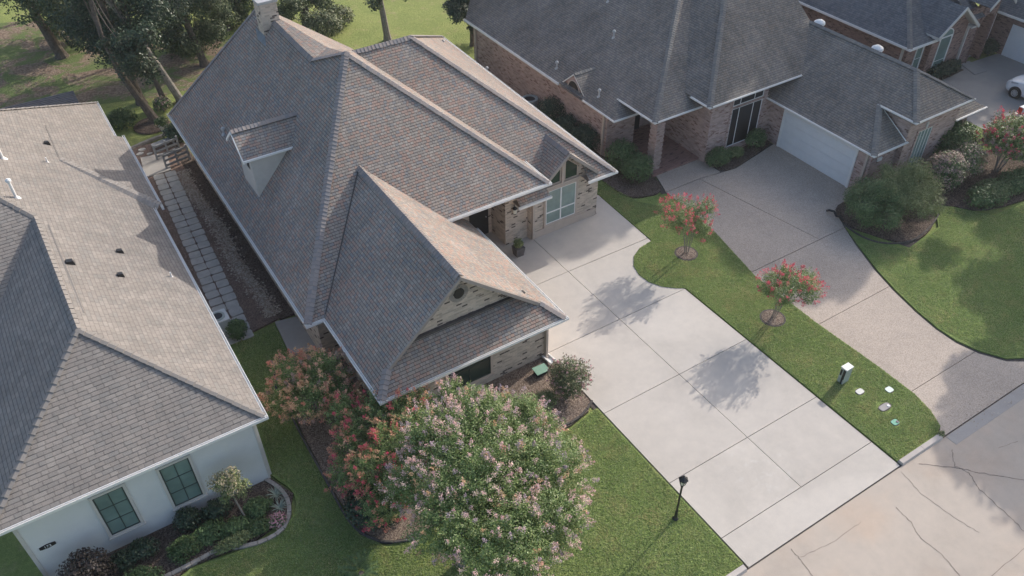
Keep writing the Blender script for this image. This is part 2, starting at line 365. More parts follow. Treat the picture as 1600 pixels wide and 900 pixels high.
# ------------------------------------------------------------------ house helpers
def rplane(mb, pts, m=0):
    """roof plane: vertices wound so the normal points up"""
    P = [Vector(p) for p in pts]; a = 0
    for i in range(len(P)): q = P[(i+1) % len(P)]; a += P[i].x*q.y-q.x*P[i].y
    if a < 0: P = P[::-1]
    nn = Vector((0, 0, 0))
    for i in range(len(P)):
        p, b = P[i], P[(i+1) % len(P)]; nn += Vector(((p.y-b.y)*(p.z+b.z), (p.z-b.z)*(p.x+b.x), (p.x-b.x)*(p.y+b.y)))
    nn.normalize(); h = Vector((0, 0, 1)).cross(nn).normalized(); u = nn.cross(h); lo = min(p.dot(u) for p in P)
    mb.poly(P, m, [(p.dot(h), p.dot(u)-lo+.001) for p in P])
def caps(parent, p0, p1, k0=.6, k1=.6, mat='cap_main', wd=.17, step=.17, name='ridge_cap'):
    p0, p1 = Vector(p0), Vector(p1); L = (p1-p0).length; d = (p1-p0)/L; sd_ = Vector((-d.y, d.x, 0)).normalized(); n = max(2, int(L/step)); mb = MB()
    for i in range(n):
        a = p0+d*(L*i/n); b = p0+d*(L*(i+1)/n+.03); za = .062+random.uniform(-.004, .008); zb = .036; jw = wd+random.uniform(-.008, .008)
        for sg, k in ((1, k0), (-1, k1)):
            s_ = sd_*sg*jw; q = [a+Vector((0, 0, za)), b+Vector((0, 0, zb)), b+s_+Vector((0, 0, zb-jw*k)), a+s_+Vector((0, 0, za-jw*k))]
            mb.poly(q, 0, flip=(sg > 0))
            mb.poly([a+Vector((0, 0, za)), a+s_+Vector((0, 0, za-jw*k)), a+s_+Vector((0, 0, za-jw*k-.03)), a+Vector((0, 0, za-.03))], 0)
    return mb.build(name, mat, parent)
def gutter(parent, pts, inside, mat='gutter', w_=.10, h=.11, name='gutter'):
    """K-style gutter along an eave polyline; inside = a point on the house side"""
    mb = MB()
    for a, b in zip(pts, pts[1:]):
        a, b = Vector(a), Vector(b); d = (b-a).normalized(); s_ = Vector((-d.y, d.x, 0)).normalized()
        if (Vector(inside)-a).dot(s_) > 0: s_ = -s_
        a = a-d*.0; b = b+d*.0
        z = Vector((0, 0, 1))
        o_ = a+s_*w_*0; 
        for (q0, q1, z0, z1) in ((0.0, .018, -h, .012), (w_-.018, w_, -h*.85, .006), (0.0, w_, -h, -h+.02)):
            A0, A1, B0, B1 = a+s_*q0-d*w_*.98, a+s_*q1-d*w_*.98, b+s_*q0+d*w_*.98, b+s_*q1+d*w_*.98
            base = [A0+z*z0, B0+z*z0, B1+z*z0, A1+z*z0]; top = [A0+z*z1, B0+z*z1, B1+z*z1, A1+z*z1]
            mb.hexa(base, top, 0)
    return mb.build(name, mat, parent)
def wall(mb, p0, p1, z0, z1, m=0, t=.2, z1b=None):
    """wall segment with its outer face on the line p0->p1 (outside on the right-hand side)"""
    p0, p1 = Vector((*p0, 0)), Vector((*p1, 0)); d = (p1-p0).normalized(); n = Vector((d.y, -d.x, 0)); b = -n*t; L = (p1-p0).length
    z1b = z1 if z1b is None else z1b; Z = Vector((0, 0, 1))
    uv = [(0, z0), (L, z0), (L, z1b), (0, z1)]; off = p0.x*.7+p0.y*.3
    uv = [(x+off, y) for x, y in uv]
    mb.poly([p0+Z*z0, p1+Z*z0, p1+Z*z1b, p0+Z*z1], m, uv)
    mb.poly([p1+b+Z*z0, p0+b+Z*z0, p0+b+Z*z1, p1+b+Z*z1b], m)
def walls(mb, pts, z0, z1, m=0, close=True):
    n = len(pts)
    for i in range(n if close else n-1): wall(mb, pts[i], pts[(i+1) % n], z0, z1, m)
class Face:
    """local frame on a vertical wall: origin, direction to the right as seen from outside"""
    def __init__(s, o, d): s.o = Vector(o); s.d = Vector((*d, 0)).normalized(); s.n = Vector((s.d.y, -s.d.x, 0))
    def P(s, u, z, out=0): return s.o+s.d*u+s.n*out+Vector((0, 0, z))
    def bar(s, mb, u0, u1, z0, z1, o0, o1, m=0):
        b = [s.P(u0, z0, o0), s.P(u1, z0, o0), s.P(u1, z0, o1), s.P(u0, z0, o1)]; up = Vector((0, 0, z1-z0))
        mb.hexa(b[::-1], [p+up for p in b][::-1], m) if False else mb.hexa([b[3], b[2], b[1], b[0]], [p+up for p in (b[3], b[2], b[1], b[0])], m)
def window(parent, F, u0, u1, z0, z1, cols=2, rows=3, frame='dark_frame', glass='glass_teal', trim='stucco_trim', tw=.1, bar=.025, label=None, sill=True, name='window', vs=None, hs=None):
    t = MB()
    if trim:
        for a in ((u0-tw, u0, z0-tw, z1+tw), (u1, u1+tw, z0-tw, z1+tw), (u0, u1, z1, z1+tw), (u0, u1, z0-tw, z0)): F.bar(t, *a, -.01, .05)
    else:
        for a in ((u0-.03, u0, z0, z1), (u1, u1+.03, z0, z1)): F.bar(t, *a, -.01, .03)
    wn = t.build(name, trim or frame, parent, label=label)
    f = MB(); fw = .04
    for a in ((u0, u0+fw, z0, z1), (u1-fw, u1, z0, z1), (u0+fw, u1-fw, z1-fw, z1), (u0+fw, u1-fw, z0, z0+fw)): F.bar(f, *a, -.005, .035)
    for x in (vs if vs is not None else [u0+(u1-u0)*i/cols for i in range(1, cols)]): F.bar(f, x-bar/2, x+bar/2, z0+fw, z1-fw, -.005, .03)
    for z in (hs if hs is not None else [z0+(z1-z0)*i/rows for i in range(1, rows)]): F.bar(f, u0+fw, u1-fw, z-bar/2, z+bar/2, -.004, .027)
    f.build('frame', frame, wn)
    g = MB(); F.bar(g, u0+.02, u1-.02, z0+.02, z1-.02, .002, .012); g.build('pane', glass, wn)
    if sill and trim: q = MB(); F.bar(q, u0-tw-.04, u1+tw+.04, z0-tw-.06, z0-tw, -.01, .09); q.build('sill', trim, wn)
    return wn
def downspout(parent, x, y, z1, mat='tan_trim', dx=.05, dy=.07, kick=(0, 0)):
    mb = MB(); mb.box(x-dx, x+dx, y-dy, y+dy, .12, z1)
    if kick != (0, 0): mb.obox((x, y, .14), (x+kick[0], y+kick[1], .05), .09, .07)
    return mb.build('downspout', mat, parent)
def vent(parent, x, y, z, h=.35, r=.05, hood=True, mat='lead', k=.8):
    mb = MB(); mb.tube([(x, y, z-.15), (x, y, z+h)], r, 10)
    if hood: mb.lathe((x, y, z+h), [(r*1.9, -.02), (r*1.9, .06), (r*.7, .12)], 10)
    mb.lathe((x, y, z-.05), [(r*3, -.05), (r*1.4, .08)], 10)
    return mb.build('vent_pipe', mat, parent)
def soffit(mb, eave_pts, wall_pts, z, m=0):
    mb.poly([(x, y, z) for x, y in eave_pts]+[(x, y, z) for x, y in wall_pts[::-1]], m)
def ip(px, n, p0):
    d = CM.T @ np.array([(px[0]-800)/FPX, (px[1]-450)/FPX, 1.]); o = np.array([0, 0, H]); n = np.array(n, float)
    s_ = n @ (np.array(p0, float)-o)/(n @ d); return o+s_*d

# ------------------------------------------------------------------ foliage helpers
def quads(name, cen, ax, bx, mats, parent=None, mi=None, rnd=None):
    """cen,ax,bx (N,3): diamond leaf = cen±ax, cen±bx"""
    n = len(cen); v = np.empty((n, 4, 3)); v[:, 0] = cen-ax; v[:, 1] = cen-bx; v[:, 2] = cen+ax; v[:, 3] = cen+bx
    if parent: v -= np.array(org(parent))
    me = bpy.data.meshes.new(name); me.vertices.add(n*4); me.vertices.foreach_set('co', v.ravel()); me.loops.add(n*4); me.loops.foreach_set('vertex_index', np.arange(n*4, dtype=np.int32))
    me.polygons.add(n); me.polygons.foreach_set('loop_start', np.arange(0, n*4, 4, dtype=np.int32)); me.polygons.foreach_set('loop_total', np.full(n, 4, dtype=np.int32))
    for m in (mats if isinstance(mats, (list, tuple)) else [mats]): me.materials.append(M[m])
    if mi is not None: me.polygons.foreach_set('material_index', mi.astype(np.int32))
    me.update(calc_edges=True)
    a = me.attributes.new('rnd', 'FLOAT', 'FACE'); a.data.foreach_set('value', (rng.random(n) if rnd is None else rnd).astype(np.float32))
    o = bpy.data.objects.new(name, me); C.objects.link(o)
    if parent: o.parent = parent
    return o
def unit(a): return a/np.maximum(1e-9, np.linalg.norm(a, axis=1, keepdims=True))
def leafset(pos, nrm, size, asp=.5):
    n = len(pos); nrm = unit(nrm+rng.normal(0, .55, (n, 3))); t = unit(np.cross(nrm, rng.normal(0, 1, (n, 3)))); b = np.cross(nrm, t)
    s_ = size*rng.uniform(.65, 1.25, (n, 1)); return pos, t*s_, b*s_*asp
def blob(clumps, n, size, sub=14, spread=.3, shell=.55, asp=.5, flatb=0.0):
    """leaf cloud: each clump (x,y,z,rx,ry,rz) gets sub-clumps near its shell; leaves gather round them"""
    vol = np.array([c[3]*c[4]+c[4]*c[5]+c[3]*c[5] for c in clumps]); vol = vol/vol.sum(); P = []; N = []
    for c, f in zip(clumps, vol):
        k = max(10, int(n*f)); ce = np.array(c[:3]); r = np.array(c[3:6]); sb = max(6, int(sub*(1+3*f)))
        d = unit(rng.normal(0, 1, (sb, 3))); d[:, 2] = np.where(d[:, 2] < -.55, -d[:, 2], d[:, 2]); rr = rng.uniform(shell, 1.0, (sb, 1)); sc = d*rr; ssz = rng.uniform(.6, 1.3, sb)*spread
        j = rng.integers(0, sb, k); p = sc[j]+rng.normal(0, 1, (k, 3))*ssz[j][:, None]*.62
        ln = np.linalg.norm(p, axis=1, keepdims=True); p = np.where(ln > 1.18, p/ln*1.18*rng.uniform(.85, 1, (k, 1)), p)
        P.append(ce+p*r); N.append(unit(p/r)+np.array([0, 0, .35]))
    P = np.vstack(P); N = np.vstack(N); P[:, 2] = np.maximum(P[:, 2], flatb+.03); return leafset(P, N, size, asp)
def shoots(ce, r, n, leafn, size, flower=.7, inner=.55, flen=.2, updir=.45, fsize=.03, fcount=34, lobes=6, minz=.3, lower=-.45, sl=(.32, .5)):
    """upright flowering shoots over an ellipsoid crown -> leaves and blossoms"""
    ce, r = np.array(ce), np.array(r); d = []
    while len(d) < n:
        q = rng.normal(0, 1, 3); q /= np.linalg.norm(q)
        if q[2] > lower or rng.random() < .12: d.append(q)
    d = np.array(d); lb = unit(rng.normal(0, 1, (lobes, 3))); lob = np.max(d @ lb.T, axis=1); rad = .74+.34*np.clip(lob, 0, 1)**5+rng.normal(0, .065, n)
    tip = ce+d*r*rad[:, None]; di = unit(d+np.array([0, 0, updir])+rng.normal(0, .18, (n, 3))); L = float(np.mean(r))*rng.uniform(*sl, n)
    base = tip-di*L[:, None]; t = rng.uniform(0, 1, (n, leafn, 1))**.8
    pos = base[:, None]+(tip-base)[:, None]*t+rng.normal(0, .05*float(np.mean(r))**.5, (n, leafn, 3)); nr = np.repeat(di[:, None]*.5+np.array([0, 0, .6]), leafn, 1)
    P = pos.reshape(-1, 3); keep = P[:, 2] > minz; lv = leafset(P[keep], nr.reshape(-1, 3)[keep], size, .5)
    fi = np.where((rng.random(n) < flower) & (tip[:, 2] > minz))[0]; k = len(fi); hh = rng.uniform(0, 1, (k, fcount, 1)); fl = flen*rng.uniform(.6, 1.3, (k, 1, 1))
    fp = tip[fi][:, None]+di[fi][:, None]*(hh*fl)+rng.normal(0, 1, (k, fcount, 3))*fl*.26*(1.15-hh); FP = fp.reshape(-1, 3)
    fid = np.repeat(rng.random(k), fcount)
    fl_ = leafset(FP, rng.normal(0, 1, FP.shape)+np.array([0, 0, .6]), fsize, .8)
    return lv, fl_, np.clip(fid*.8+rng.random(len(fid))*.2, 0, 1), tip
def limb(mb, a, b, r0, r1, bend=.1, seg=5):
    a, b = Vector(a), Vector(b); L = (b-a).length; o = Vector([random.uniform(-1, 1)*bend*L for _ in range(3)]); o.z *= .2
    pts = [a.lerp(b, i/seg)+o*math.sin(math.pi*i/seg) for i in range(seg+1)]
    mb.tube(pts, [r0+(r1-r0)*i/seg for i in range(seg+1)], 7); return pts

# ================================================================== THE GROUND
mb = MB(); mb.poly([(-400, -300, -.06), (500, -300, -.06), (500, 500, -.06), (-400, 500, -.06)]); struct(mb.build('ground', 'grass_far'), 'mown grass and bare soil of the yards')
mb = MB(); mb.prism([(-120, -4.5), (160, -4.5), (160, 8.28), (-120, 8.28)], -.2, .0)
st = struct(mb.build('street', 'street'), 'cracked tan concrete residential street')
def polyl(mb, pts, wd, z, m=0, jag=0.0, sub=6):
    q = []
    for a, b in zip(pts, pts[1:]):
        for i in range(sub): t = i/sub; q.append((a[0]+(b[0]-a[0])*t+random.gauss(0, jag), a[1]+(b[1]-a[1])*t+random.gauss(0, jag)))
    q.append(pts[-1])
    for i in range(len(q)-1):
        a, b = q[i], q[i+1]; L = math.hypot(b[0]-a[0], b[1]-a[1]) or 1; w0 = wd*random.uniform(.6, 1.3); nx, ny = -(b[1]-a[1])/L*w0/2, (b[0]-a[0])/L*w0/2
        mb.poly([(a[0]+nx, a[1]+ny, z), (a[0]-nx, a[1]-ny, z), (b[0]-nx, b[1]-ny, z), (b[0]+nx, b[1]+ny, z)], m)
def pxl(pts): return [at(*p)[:2] for p in pts]
cr = MB()
for pts, wd in (([(1408, 737), (1440, 772), (1490, 808), (1530, 832)], .03), ([(1400, 793), (1425, 818), (1437, 840), (1470, 865), (1500, 900)], .04), ([(1436, 725), (1490, 730), (1530, 739), (1600, 750)], .05),
               ([(1487, 702), (1492, 728), (1515, 740), (1530, 765), (1575, 805), (1600, 830)], .045), ([(1235, 857), (1255, 880), (1270, 900)], .04), ([(1548, 900), (1600, 857)], .03),
               ([(1250, 870), (1300, 848), (1345, 815)], .02), ([(1590, 690), (1560, 700)], .02)):
    polyl(cr, pxl(pts), wd*.6, .004, 0, .016, 9)
c_ = cr.build('pavement_crack', 'crack', st)
# gutter strip along the neighbour's frontage
mb = MB(); mb.prism([(24.5, 7.82), (160, 7.72), (160, 8.27), (24.5, 8.27)], -.1, .006); struct(mb.build('street_gutter', 'street2'))
mb = MB()
def kerb(mb, x0, x1, y, z=.11):
    mb.hexa([(x0, y, -.05), (x1, y, -.05), (x1, y+.28, -.05), (x0, y+.28, -.05)], [(x0, y+.06, z), (x1, y+.06, z), (x1, y+.24, z), (x0, y+.24, z)], 0)
n_ = 0
x = 22.02
while x < 24.25: kerb(mb, x, min(x+1.2, 24.3), 8.24); x += 1.212
for x in np.arange(-30, 14.2, 2.4): kerb(mb, x, min(x+2.385, 14.2), 8.24)
kerb(mb, 30.4, 44, 8.24)
struct(mb.build('kerb', 'kerb'))
# our driveway: slabs with real joints over a dirt base
jb = MB(); jb.poly([(14.25, 8.29, -.03), (21.98, 8.29, -.03), (21.98, 20.3, -.03), (23.3, 23.8, -.03), (23.3, 28.5, -.03), (14.0, 28.5, -.03)]); struct(jb.build('driveway_bed', 'joint'))
dv = MB(); g_ = .012; zt = .012
def slab(mb, pts, z=zt, g=g_):
    cx = sum(p[0] for p in pts)/len(pts); cy = sum(p[1] for p in pts)/len(pts)
    mb.prism([(p[0]-math.copysign(min(g, abs(p[0]-cx)), p[0]-cx), p[1]-math.copysign(min(g, abs(p[1]-cy)), p[1]-cy)) for p in pts], -.08, z)
XL, XM, XR = 14.33, 18.18, 21.93
for y0, y1 in ((8.32, 9.62), (9.62, 12.3), (12.3, 16.18), (16.18, 20.1)):
    for x0, x1 in ((XL, XM), (XM, XR)):
        if y0 < 9 : 
            if x0 == XL: slab(dv, [(XL, y0), (XR, y0), (XR, y1), (XL, y1)])
        else: slab(dv, [(x0, y0), (x1, y0), (x1, y1), (x0, y1)])
slab(dv, [(14.12, 20.1), (XM, 20.1), (XM, 24.0), (14.12, 24.0)]); slab(dv, [(14.12, 24.0), (XM, 24.0), (XM, 27.3), (16.8, 27.3), (16.8, 28.6), (14.12, 28.6)])
curve = [(21.93, 20.1), (21.6, 20.35), (21.15, 20.78), (20.85, 21.35), (20.8, 22.0), (21.0, 22.65), (21.45, 23.2), (22.1, 23.55), (22.92, 23.7)]
dv.prism([(XM+g_, 20.1+g_)]+[(a-.0, b+(g_ if i == 0 else 0)) for i, (a, b) in enumerate(curve)]+[(22.95, 23.95), (XM+g_, 23.98)], -.08, zt)
dv.prism([(XM+g_, 24.01), (22.95, 23.98), (23.15, 28.3), (22.1, 28.3), (22.1, 26.98), (XM+g_, 26.98)], -.08, zt)
struct(dv.build('driveway', 'drive'), 'pale concrete driveway with joints in front of the main house')
# neighbour's driveway (exposed aggregate)
right_edge = [(32.5, 20.9), (31.9, 19.7), (31.0, 18.0), (30.25, 16.3), (29.78, 14.9), (29.4, 13.4), (29.2, 12.2), (29.2, 11.2), (29.45, 10.3), (30.0, 9.4), (31.0, 8.75), (32.2, 8.4)]
def xr(y):
    for a, b in zip(right_edge, right_edge[1:]):
        if b[1] <= y <= a[1]: return a[0]+(b[0]-a[0])*(a[1]-y)/(a[1]-b[1])
    return right_edge[0][0]
left_edge = [(24.15, 8.32), (24.75, 8.7), (25.1, 9.4), (25.3, 10.3), (25.32, 12), (25.2, 15.3), (25.25, 19.0), (26.0, 22.4), (26.25, 24.5), (26.3, 26.4)]
def xl(y):
    for a, b in zip(left_edge, left_edge[1:]):
        if a[1] <= y <= b[1]: return a[0]+(b[0]-a[0])*(y-a[1])/(b[1]-a[1])
    return left_edge[-1][0]
jb = MB(); jb.poly([(24.1, 8.29, -.032), (33, 8.29, -.032), (34.5, 20, -.032), (34.6, 27.6, -.032), (26.2, 27.6, -.032), (25, 20, -.032), (25.1, 10, -.032)]); struct(jb.build('driveway_bed', 'joint'))
nd = MB(); ys = [8.32, 10.45, 15.15, 19.3]
for y0, y1 in zip(ys, ys[1:]):
    L_ = [(xl(y0+.012), y0+.012)]+[p for p in left_edge if y0 < p[1] < y1]+[(xl(y1-.012), y1-.012)]
    R_ = [(xr(y1-.012), y1-.012)]+[p for p in right_edge if y0+.1 < p[1] < y1]+[(xr(y0+.012) if y0 > 9 else 32.3, y0+.012)]
    nd.prism(L_+R_, -.08, .012)
nd.prism([(xl(19.32), 19.32), (25.99, 22.4), (26.25, 24.5), (26.3, 26.5), (28.6, 26.5), (29.9, 19.32)], -.08, .012)
nd.prism([(29.925, 19.32), (31.7, 19.32), (32.4, 20.5), (34.62, 20.5), (34.62, 26.9), (31.0, 26.2), (28.64, 26.5)], -.08, .012)
struct(nd.build('driveway', 'drive2'), 'grey aggregate driveway of the pink brick house')
mb = MB(); mb.prism([(26.3, 26.53), (28.6, 26.53), (30.0, 26.4), (30.0, 28.0), (26.85, 28.0)], -.08, .03); struct(mb.build('path', 'drive2'), 'concrete walk up to the brick porch')
mb = MB(); mb.prism([(26.6, 28.0), (29.9, 28.0), (29.9, 32.4), (27.6, 32.4), (27.6, 30.4), (26.6, 30.4)], -.05, .14); struct(mb.build('porch_floor', 'floor_brick'), 'red brick porch floor')
# far driveway with the parked cars
mb = MB(); mb.prism([(46.0, 8.6), (57, 8.6), (57, 26.9), (55.5, 27.0), (52.4, 27.2), (48.4, 26.5), (46.0, 26.0)], -.08, .012); struct(mb.build('driveway', 'walk'), 'stained grey driveway with parked cars')
mb = MB(); mb.prism([(51.6, 25.9), (52.7, 25.8), (53.0, 27.3), (52.2, 27.4)], 0, .06); struct(mb.build('path', 'walk'))
# lawns
def lawn(pts, z=.035, mat='grass', lab=None):
    mb = MB(); mb.prism(pts, -.06, z); return struct(mb.build('lawn', mat), lab)
lawn([(22.0, 8.52)]+[(24.25, 8.5)]+left_edge[1:-1]+[(26.2, 26.4), (24.4, 26.9), (24.0, 28.0), (24.0, 46), (23.2, 46), (23.17, 28.4), (22.97, 23.68)]+curve[::-1][1:-1]+[(21.99, 20.12)], lab='grass island between the two driveways')
lawn([(14.27, 8.52), (14.27, 16.55), (13.9, 16.5), (12.9, 16.3), (11.5, 16.2), (9.5, 15.4), (5.6, 15.2), (4.6, 15.55), (4.05, 16.4), (3.9, 18.4), (3.95, 21.6), (4.1, 23.2), (4.5, 25.2), (5.15, 25.7), (5.35, 28.0), (2.4, 28.0), (2.38, 20.4), (2.52, 20.0), (2.70, 19.6), (2.76, 19.2), (2.70, 18.8), (2.52, 18.45), (2.2, 18.2), (.9, 17.95), (-1.2, 18.25), (-4, 17.2), (-20, 17.0), (-20, 8.52)], lab='front lawn beside the driveway')
lawn([(32.6, 8.6), (31.2, 8.9), (30.15, 9.5), (29.6, 10.4), (29.33, 11.3), (29.33, 12.2), (29.52, 13.4), (29.9, 14.9), (30.38, 16.3), (31.12, 18.0), (31.75, 19.3), (33.0, 16.5), (35.6, 16.8), (37.2, 18.2), (38.8, 15.9), (45.9, 15.6), (45.9, 8.6)], lab='right hand lawn dappled with shade')
lawn([(42.8, 18), (45.95, 16), (45.95, 26.5), (43.5, 26.5)])
lawn([(2.35, 28.02), (2.95, 28.02), (2.95, 43), (2.35, 43)], .02)
mb = MB(); mb.poly([(x, y, -.045) for x, y in pxl([(-60, 40), (60, 30), (200, 40), (330, 60), (380, 60), (330, 130), (250, 150), (130, 165), (-60, 230)])]); b_s = NB('bare_soil_mix', .95, .1)
f_ = b_s.smooth(b_s.noise(.45, 6, .7, dist=.6), .44, .56); b_s.col(b_s.mix(f_, b_s.mix(b_s.smooth(b_s.noise(7, 4), .35, .65), (.16,.115,.085), (.30,.23,.175)), b_s.mix(b_s.smooth(b_s.noise(20, 3), .3, .7), (.10,.14,.05), (.17,.21,.085)))); b_s.bump(b_s.noise(12, 4), .05); M['soil_mix'] = b_s.m
struct(mb.build('bare_soil', 'soil_mix'), 'pine straw and patchy grass under the trees')
# planting beds
def bed(pts, mat, z=.05, lab=None, name='planting_bed', sm=False):
    if sm:
        for _ in range(2): pts = [q for a, b in zip(pts, pts[1:]+pts[:1]) for q in ((a[0]*.75+b[0]*.25, a[1]*.75+b[1]*.25), (a[0]*.25+b[0]*.75, a[1]*.25+b[1]*.75))]
    mb = MB(); mb.prism(pts, -.05, z); return struct(mb.build(name, mat), lab)
bed([(2.3, 20.3), (2.75, 19.2), (2.25, 18.4), (.9, 18.1), (-1.2, 18.35), (-3.2, 17.6), (-5.6, 17.4), (-5.6, 20.3)], 'mulch', .055)
bed([(4.15, 22.5), (4.05, 21.6), (4.0, 18.4), (4.15, 16.5), (4.65, 15.65), (5.6, 15.3), (7.2, 15.4), (9.5, 15.5), (11.5, 16.3), (12.9, 16.4), (13.9, 16.6), (14.25, 17.0), (14.25, 20.0), (7, 20.0), (7.0, 25.2), (5.3, 25.65), (4.6, 25.1)], 'mulch_tan', .055)
bed([(24.1, 28.0), (24.45, 27.0), (26.1, 26.5), (26.8, 27.9), (26.5, 30.9), (25.9, 31.0), (25.9, 45.5), (24.05, 45.5)], 'mulch', .04, sm=True)
bed([(30.1, 26.42), (31.0, 26.25), (34.55, 26.95), (34.55, 27.6), (30.1, 27.6)], 'mulch', .05, sm=True)
bed([(31.8, 19.35), (33.0, 16.6), (35.5, 16.85), (37.2, 18.3), (38.8, 16.0), (45.9, 15.7), (45.9, 19), (42.5, 20.6), (34.6, 20.7), (32.5, 20.9)], 'mulch', .05, sm=True)
bed([(48.2, 26.55), (51.6, 26.7), (51.6, 27.4), (48.2, 27.4)], 'mulch', .05)
# side yard between the white house and the main house
bed([(2.97, 27.9), (3.25, 27.9), (3.25, 46.5), (2.97, 46.5)], 'walk', .06, 'low concrete edging strip', 'path')
bed([(3.27, 27.95), (5.6, 28.3), (5.6, 46.5), (3.27, 46.5)], 'mulch_red', .03, 'reddish mulch along the stepping stones', 'side_yard')
bed([(5.62, 28.2), (6.35, 28.2), (6.35, 46.5), (5.62, 46.5)], 'mulch', .035)
mb = MB(); mb.prism([(5.2, 25.75), (6.95, 25.69), (6.95, 27.77), (5.37, 28.1)], -.05, .1); struct(mb.build('side_pad', 'walk'), 'concrete pad beside the garage wing')
mb = MB(); mb.prism([(3.5, 42.9), (4.9, 42.9), (5.2, 44.9), (3.8, 45.1)], 0, .1); struct(mb.build('side_landing', 'walk'), 'concrete landing at the end of the stepping stones')

# ================================================================== MAIN HOUSE
ZE = 2.8
h1 = thing('brick_house', 'cream brick house in the middle with steep mottled shingle roof and brick chimney', 'house', (6.3, 20, 0))
SW, NW = (5.8, 24.2, ZE), (5.8, 43.9, ZE); P = (11.8, 31.88, 9.48); L = (11.0, 33.83, 8.6); RN = (11.0, 41.0, 8.6)
E1 = (18.14, 25.67, 4.08); V2 = (18.14, 27.77, 4.08); Rb = (12.6, 33.23, 8.83)
rf = MB()
rplane(rf, [SW, P, L, RN, NW])
rplane(rf, [SW, (6.5, 24.2, ZE), (10.3, 28.22, 6.3), (12.93, 25.67, 4.08), E1, P])
rplane(rf, [E1, V2, Rb, P]); rplane(rf, [P, Rb, (12.0, 34.6, 8.6), L])
rplane(rf, [L, (12.0, 34.6, 8.6), (16.9, 33.4, 3.5), (16.9, 44.4, 3.5), RN]); rplane(rf, [RN, (16.9, 44.4, 3.5), (16.9, 44.6, 2.8), NW])
# garage wing
rplane(rf, [(6.5, 19.1, ZE), (7.13, 19.8, 3.38), (10.3, 19.8, 6.3), (10.3, 28.22, 6.3), (6.5, 24.2, ZE)])
rplane(rf, [(14.45, 19.1, ZE), (14.45, 26.7, ZE), (12.93, 26.7, 4.08), (12.93, 25.67, 4.08), (10.3, 28.22, 6.3), (10.3, 19.8, 6.3), (13.76, 19.8, 3.38)])
rplane(rf, [(6.5, 19.1, ZE), (14.45, 19.1, ZE), (13.76, 19.8, 3.38), (13.3, 20.3, 3.8), (7.7, 20.3, 3.8), (7.13, 19.8, 3.38)])
# east block
Q = (15.5, 33.2, 8.8)
rplane(rf, [(17.0, 26.3, ZE), (18.66, 26.3, ZE), (18.66, 27.2, 3.58), (19.8, 28.4, 4.62), (20.92, 27.23, 3.61), (20.92, 26.3, ZE), (22.5, 26.3, ZE), Q, (12.62, 33.2, 8.8), (18.14, 27.77, 4.08), (17.0, 27.7, 4.02)])
rplane(rf, [(22.5, 26.3, ZE), (22.85, 44.4, ZE), Q]); rplane(rf, [(22.85, 44.4, ZE), (16.0, 44.4, ZE), (12.62, 33.2, 8.8), Q])
# window gable
rplane(rf, [(19.8, 26.45, 4.62), (19.8, 28.4, 4.62), (18.5, 27.03, 3.45), (18.5, 26.45, 3.45)]); rplane(rf, [(19.8, 26.45, 4.62), (19.8, 28.4, 4.62), (21.5, 26.6, 3.09), (21.5, 26.45, 3.09)])
roof = rf.build('roof', 'sh_main', h1)
up = lambda p, d=.0: (p[0], p[1], p[2]+d)
for a, b, k in ((SW, P, .35), (P, L, .4), (L, RN, .95), (RN, NW, .5), (P, E1, .5), ((12.62, 33.2, 8.8), Q, .85), (Q, (22.5, 26.3, ZE), .4), (Q, (22.85, 44.4, ZE), .3), ((10.3, 19.85, 6.3), (10.3, 28.2, 6.3), .85),
                ((6.5, 19.1, ZE), (7.13, 19.8, 3.38), .4), ((14.45, 19.1, ZE), (13.76, 19.8, 3.38), .4), ((19.8, 26.5, 4.62), (19.8, 28.4, 4.62), .85)):
    caps(roof, b if b[2] < a[2] else a, a if b[2] < a[2] else b, k, k)
# valley metal, apron flashing at the brick gable
MB().obox((7.75, 20.24, 3.84), (13.25, 20.24, 3.84), .16, .10).build('flashing', 'edging_dark', roof); MB().obox((6.6, 24.28, 2.9), (10.25, 28.14, 6.28), .05, .03).build('valley_flashing', 'edging_dark', roof)
# rake and fascia trim of the garage gable
for a, b, wd_, hd_, nm_ in (((7.1, 19.78, 3.27), (10.3, 19.78, 6.2), .05, .17, 'rake_board'), ((10.3, 19.78, 6.2), (13.78, 19.78, 3.26), .05, .17, 'rake_board'), ((7.2, 20.0, 3.28), (10.3, 20.0, 6.13), .48, .03, 'rake_soffit'), ((10.3, 20.0, 6.13), (13.7, 20.0, 3.24), .48, .03, 'rake_soffit'),
    ((18.5, 26.44, 3.37), (19.8, 26.44, 4.54), .05, .2, 'rake_board'), ((19.8, 26.44, 4.54), (21.55, 26.44, 2.97), .05, .2, 'rake_board'), ((18.55, 26.7, 3.35), (19.8, 26.7, 4.48), .52, .03, 'rake_soffit'), ((19.8, 26.7, 4.48), (21.5, 26.7, 2.95), .52, .03, 'rake_soffit')):
    MB().obox(a, b, wd_, hd_).build(nm_, 'rake', h1)

# walls
W = MB()
W1 = [(6.3, 43.3), (6.3, 24.75), (7.0, 24.75), (7.0, 20.0), (14.1, 20.0), (14.1, 28.6), (16.8, 28.6), (16.8, 27.3), (18.05, 27.3), (18.05, 27.0), (22.03, 27.0), (22.25, 43.7), (16.2, 43.8), (16.2, 43.3)]
hh = {5: 2.75, 6: 3.95, 7: 3.95}
for i in range(len(W1)): wall(W, W1[i], W1[(i+1) % len(W1)], 0, hh.get(i, 2.72))
wall(W, (16.8, 28.6), (16.8, 27.3), 2.7, 3.95); wall(W, (14.1, 28.6), (14.1, 26.9), 2.7, 3.95)
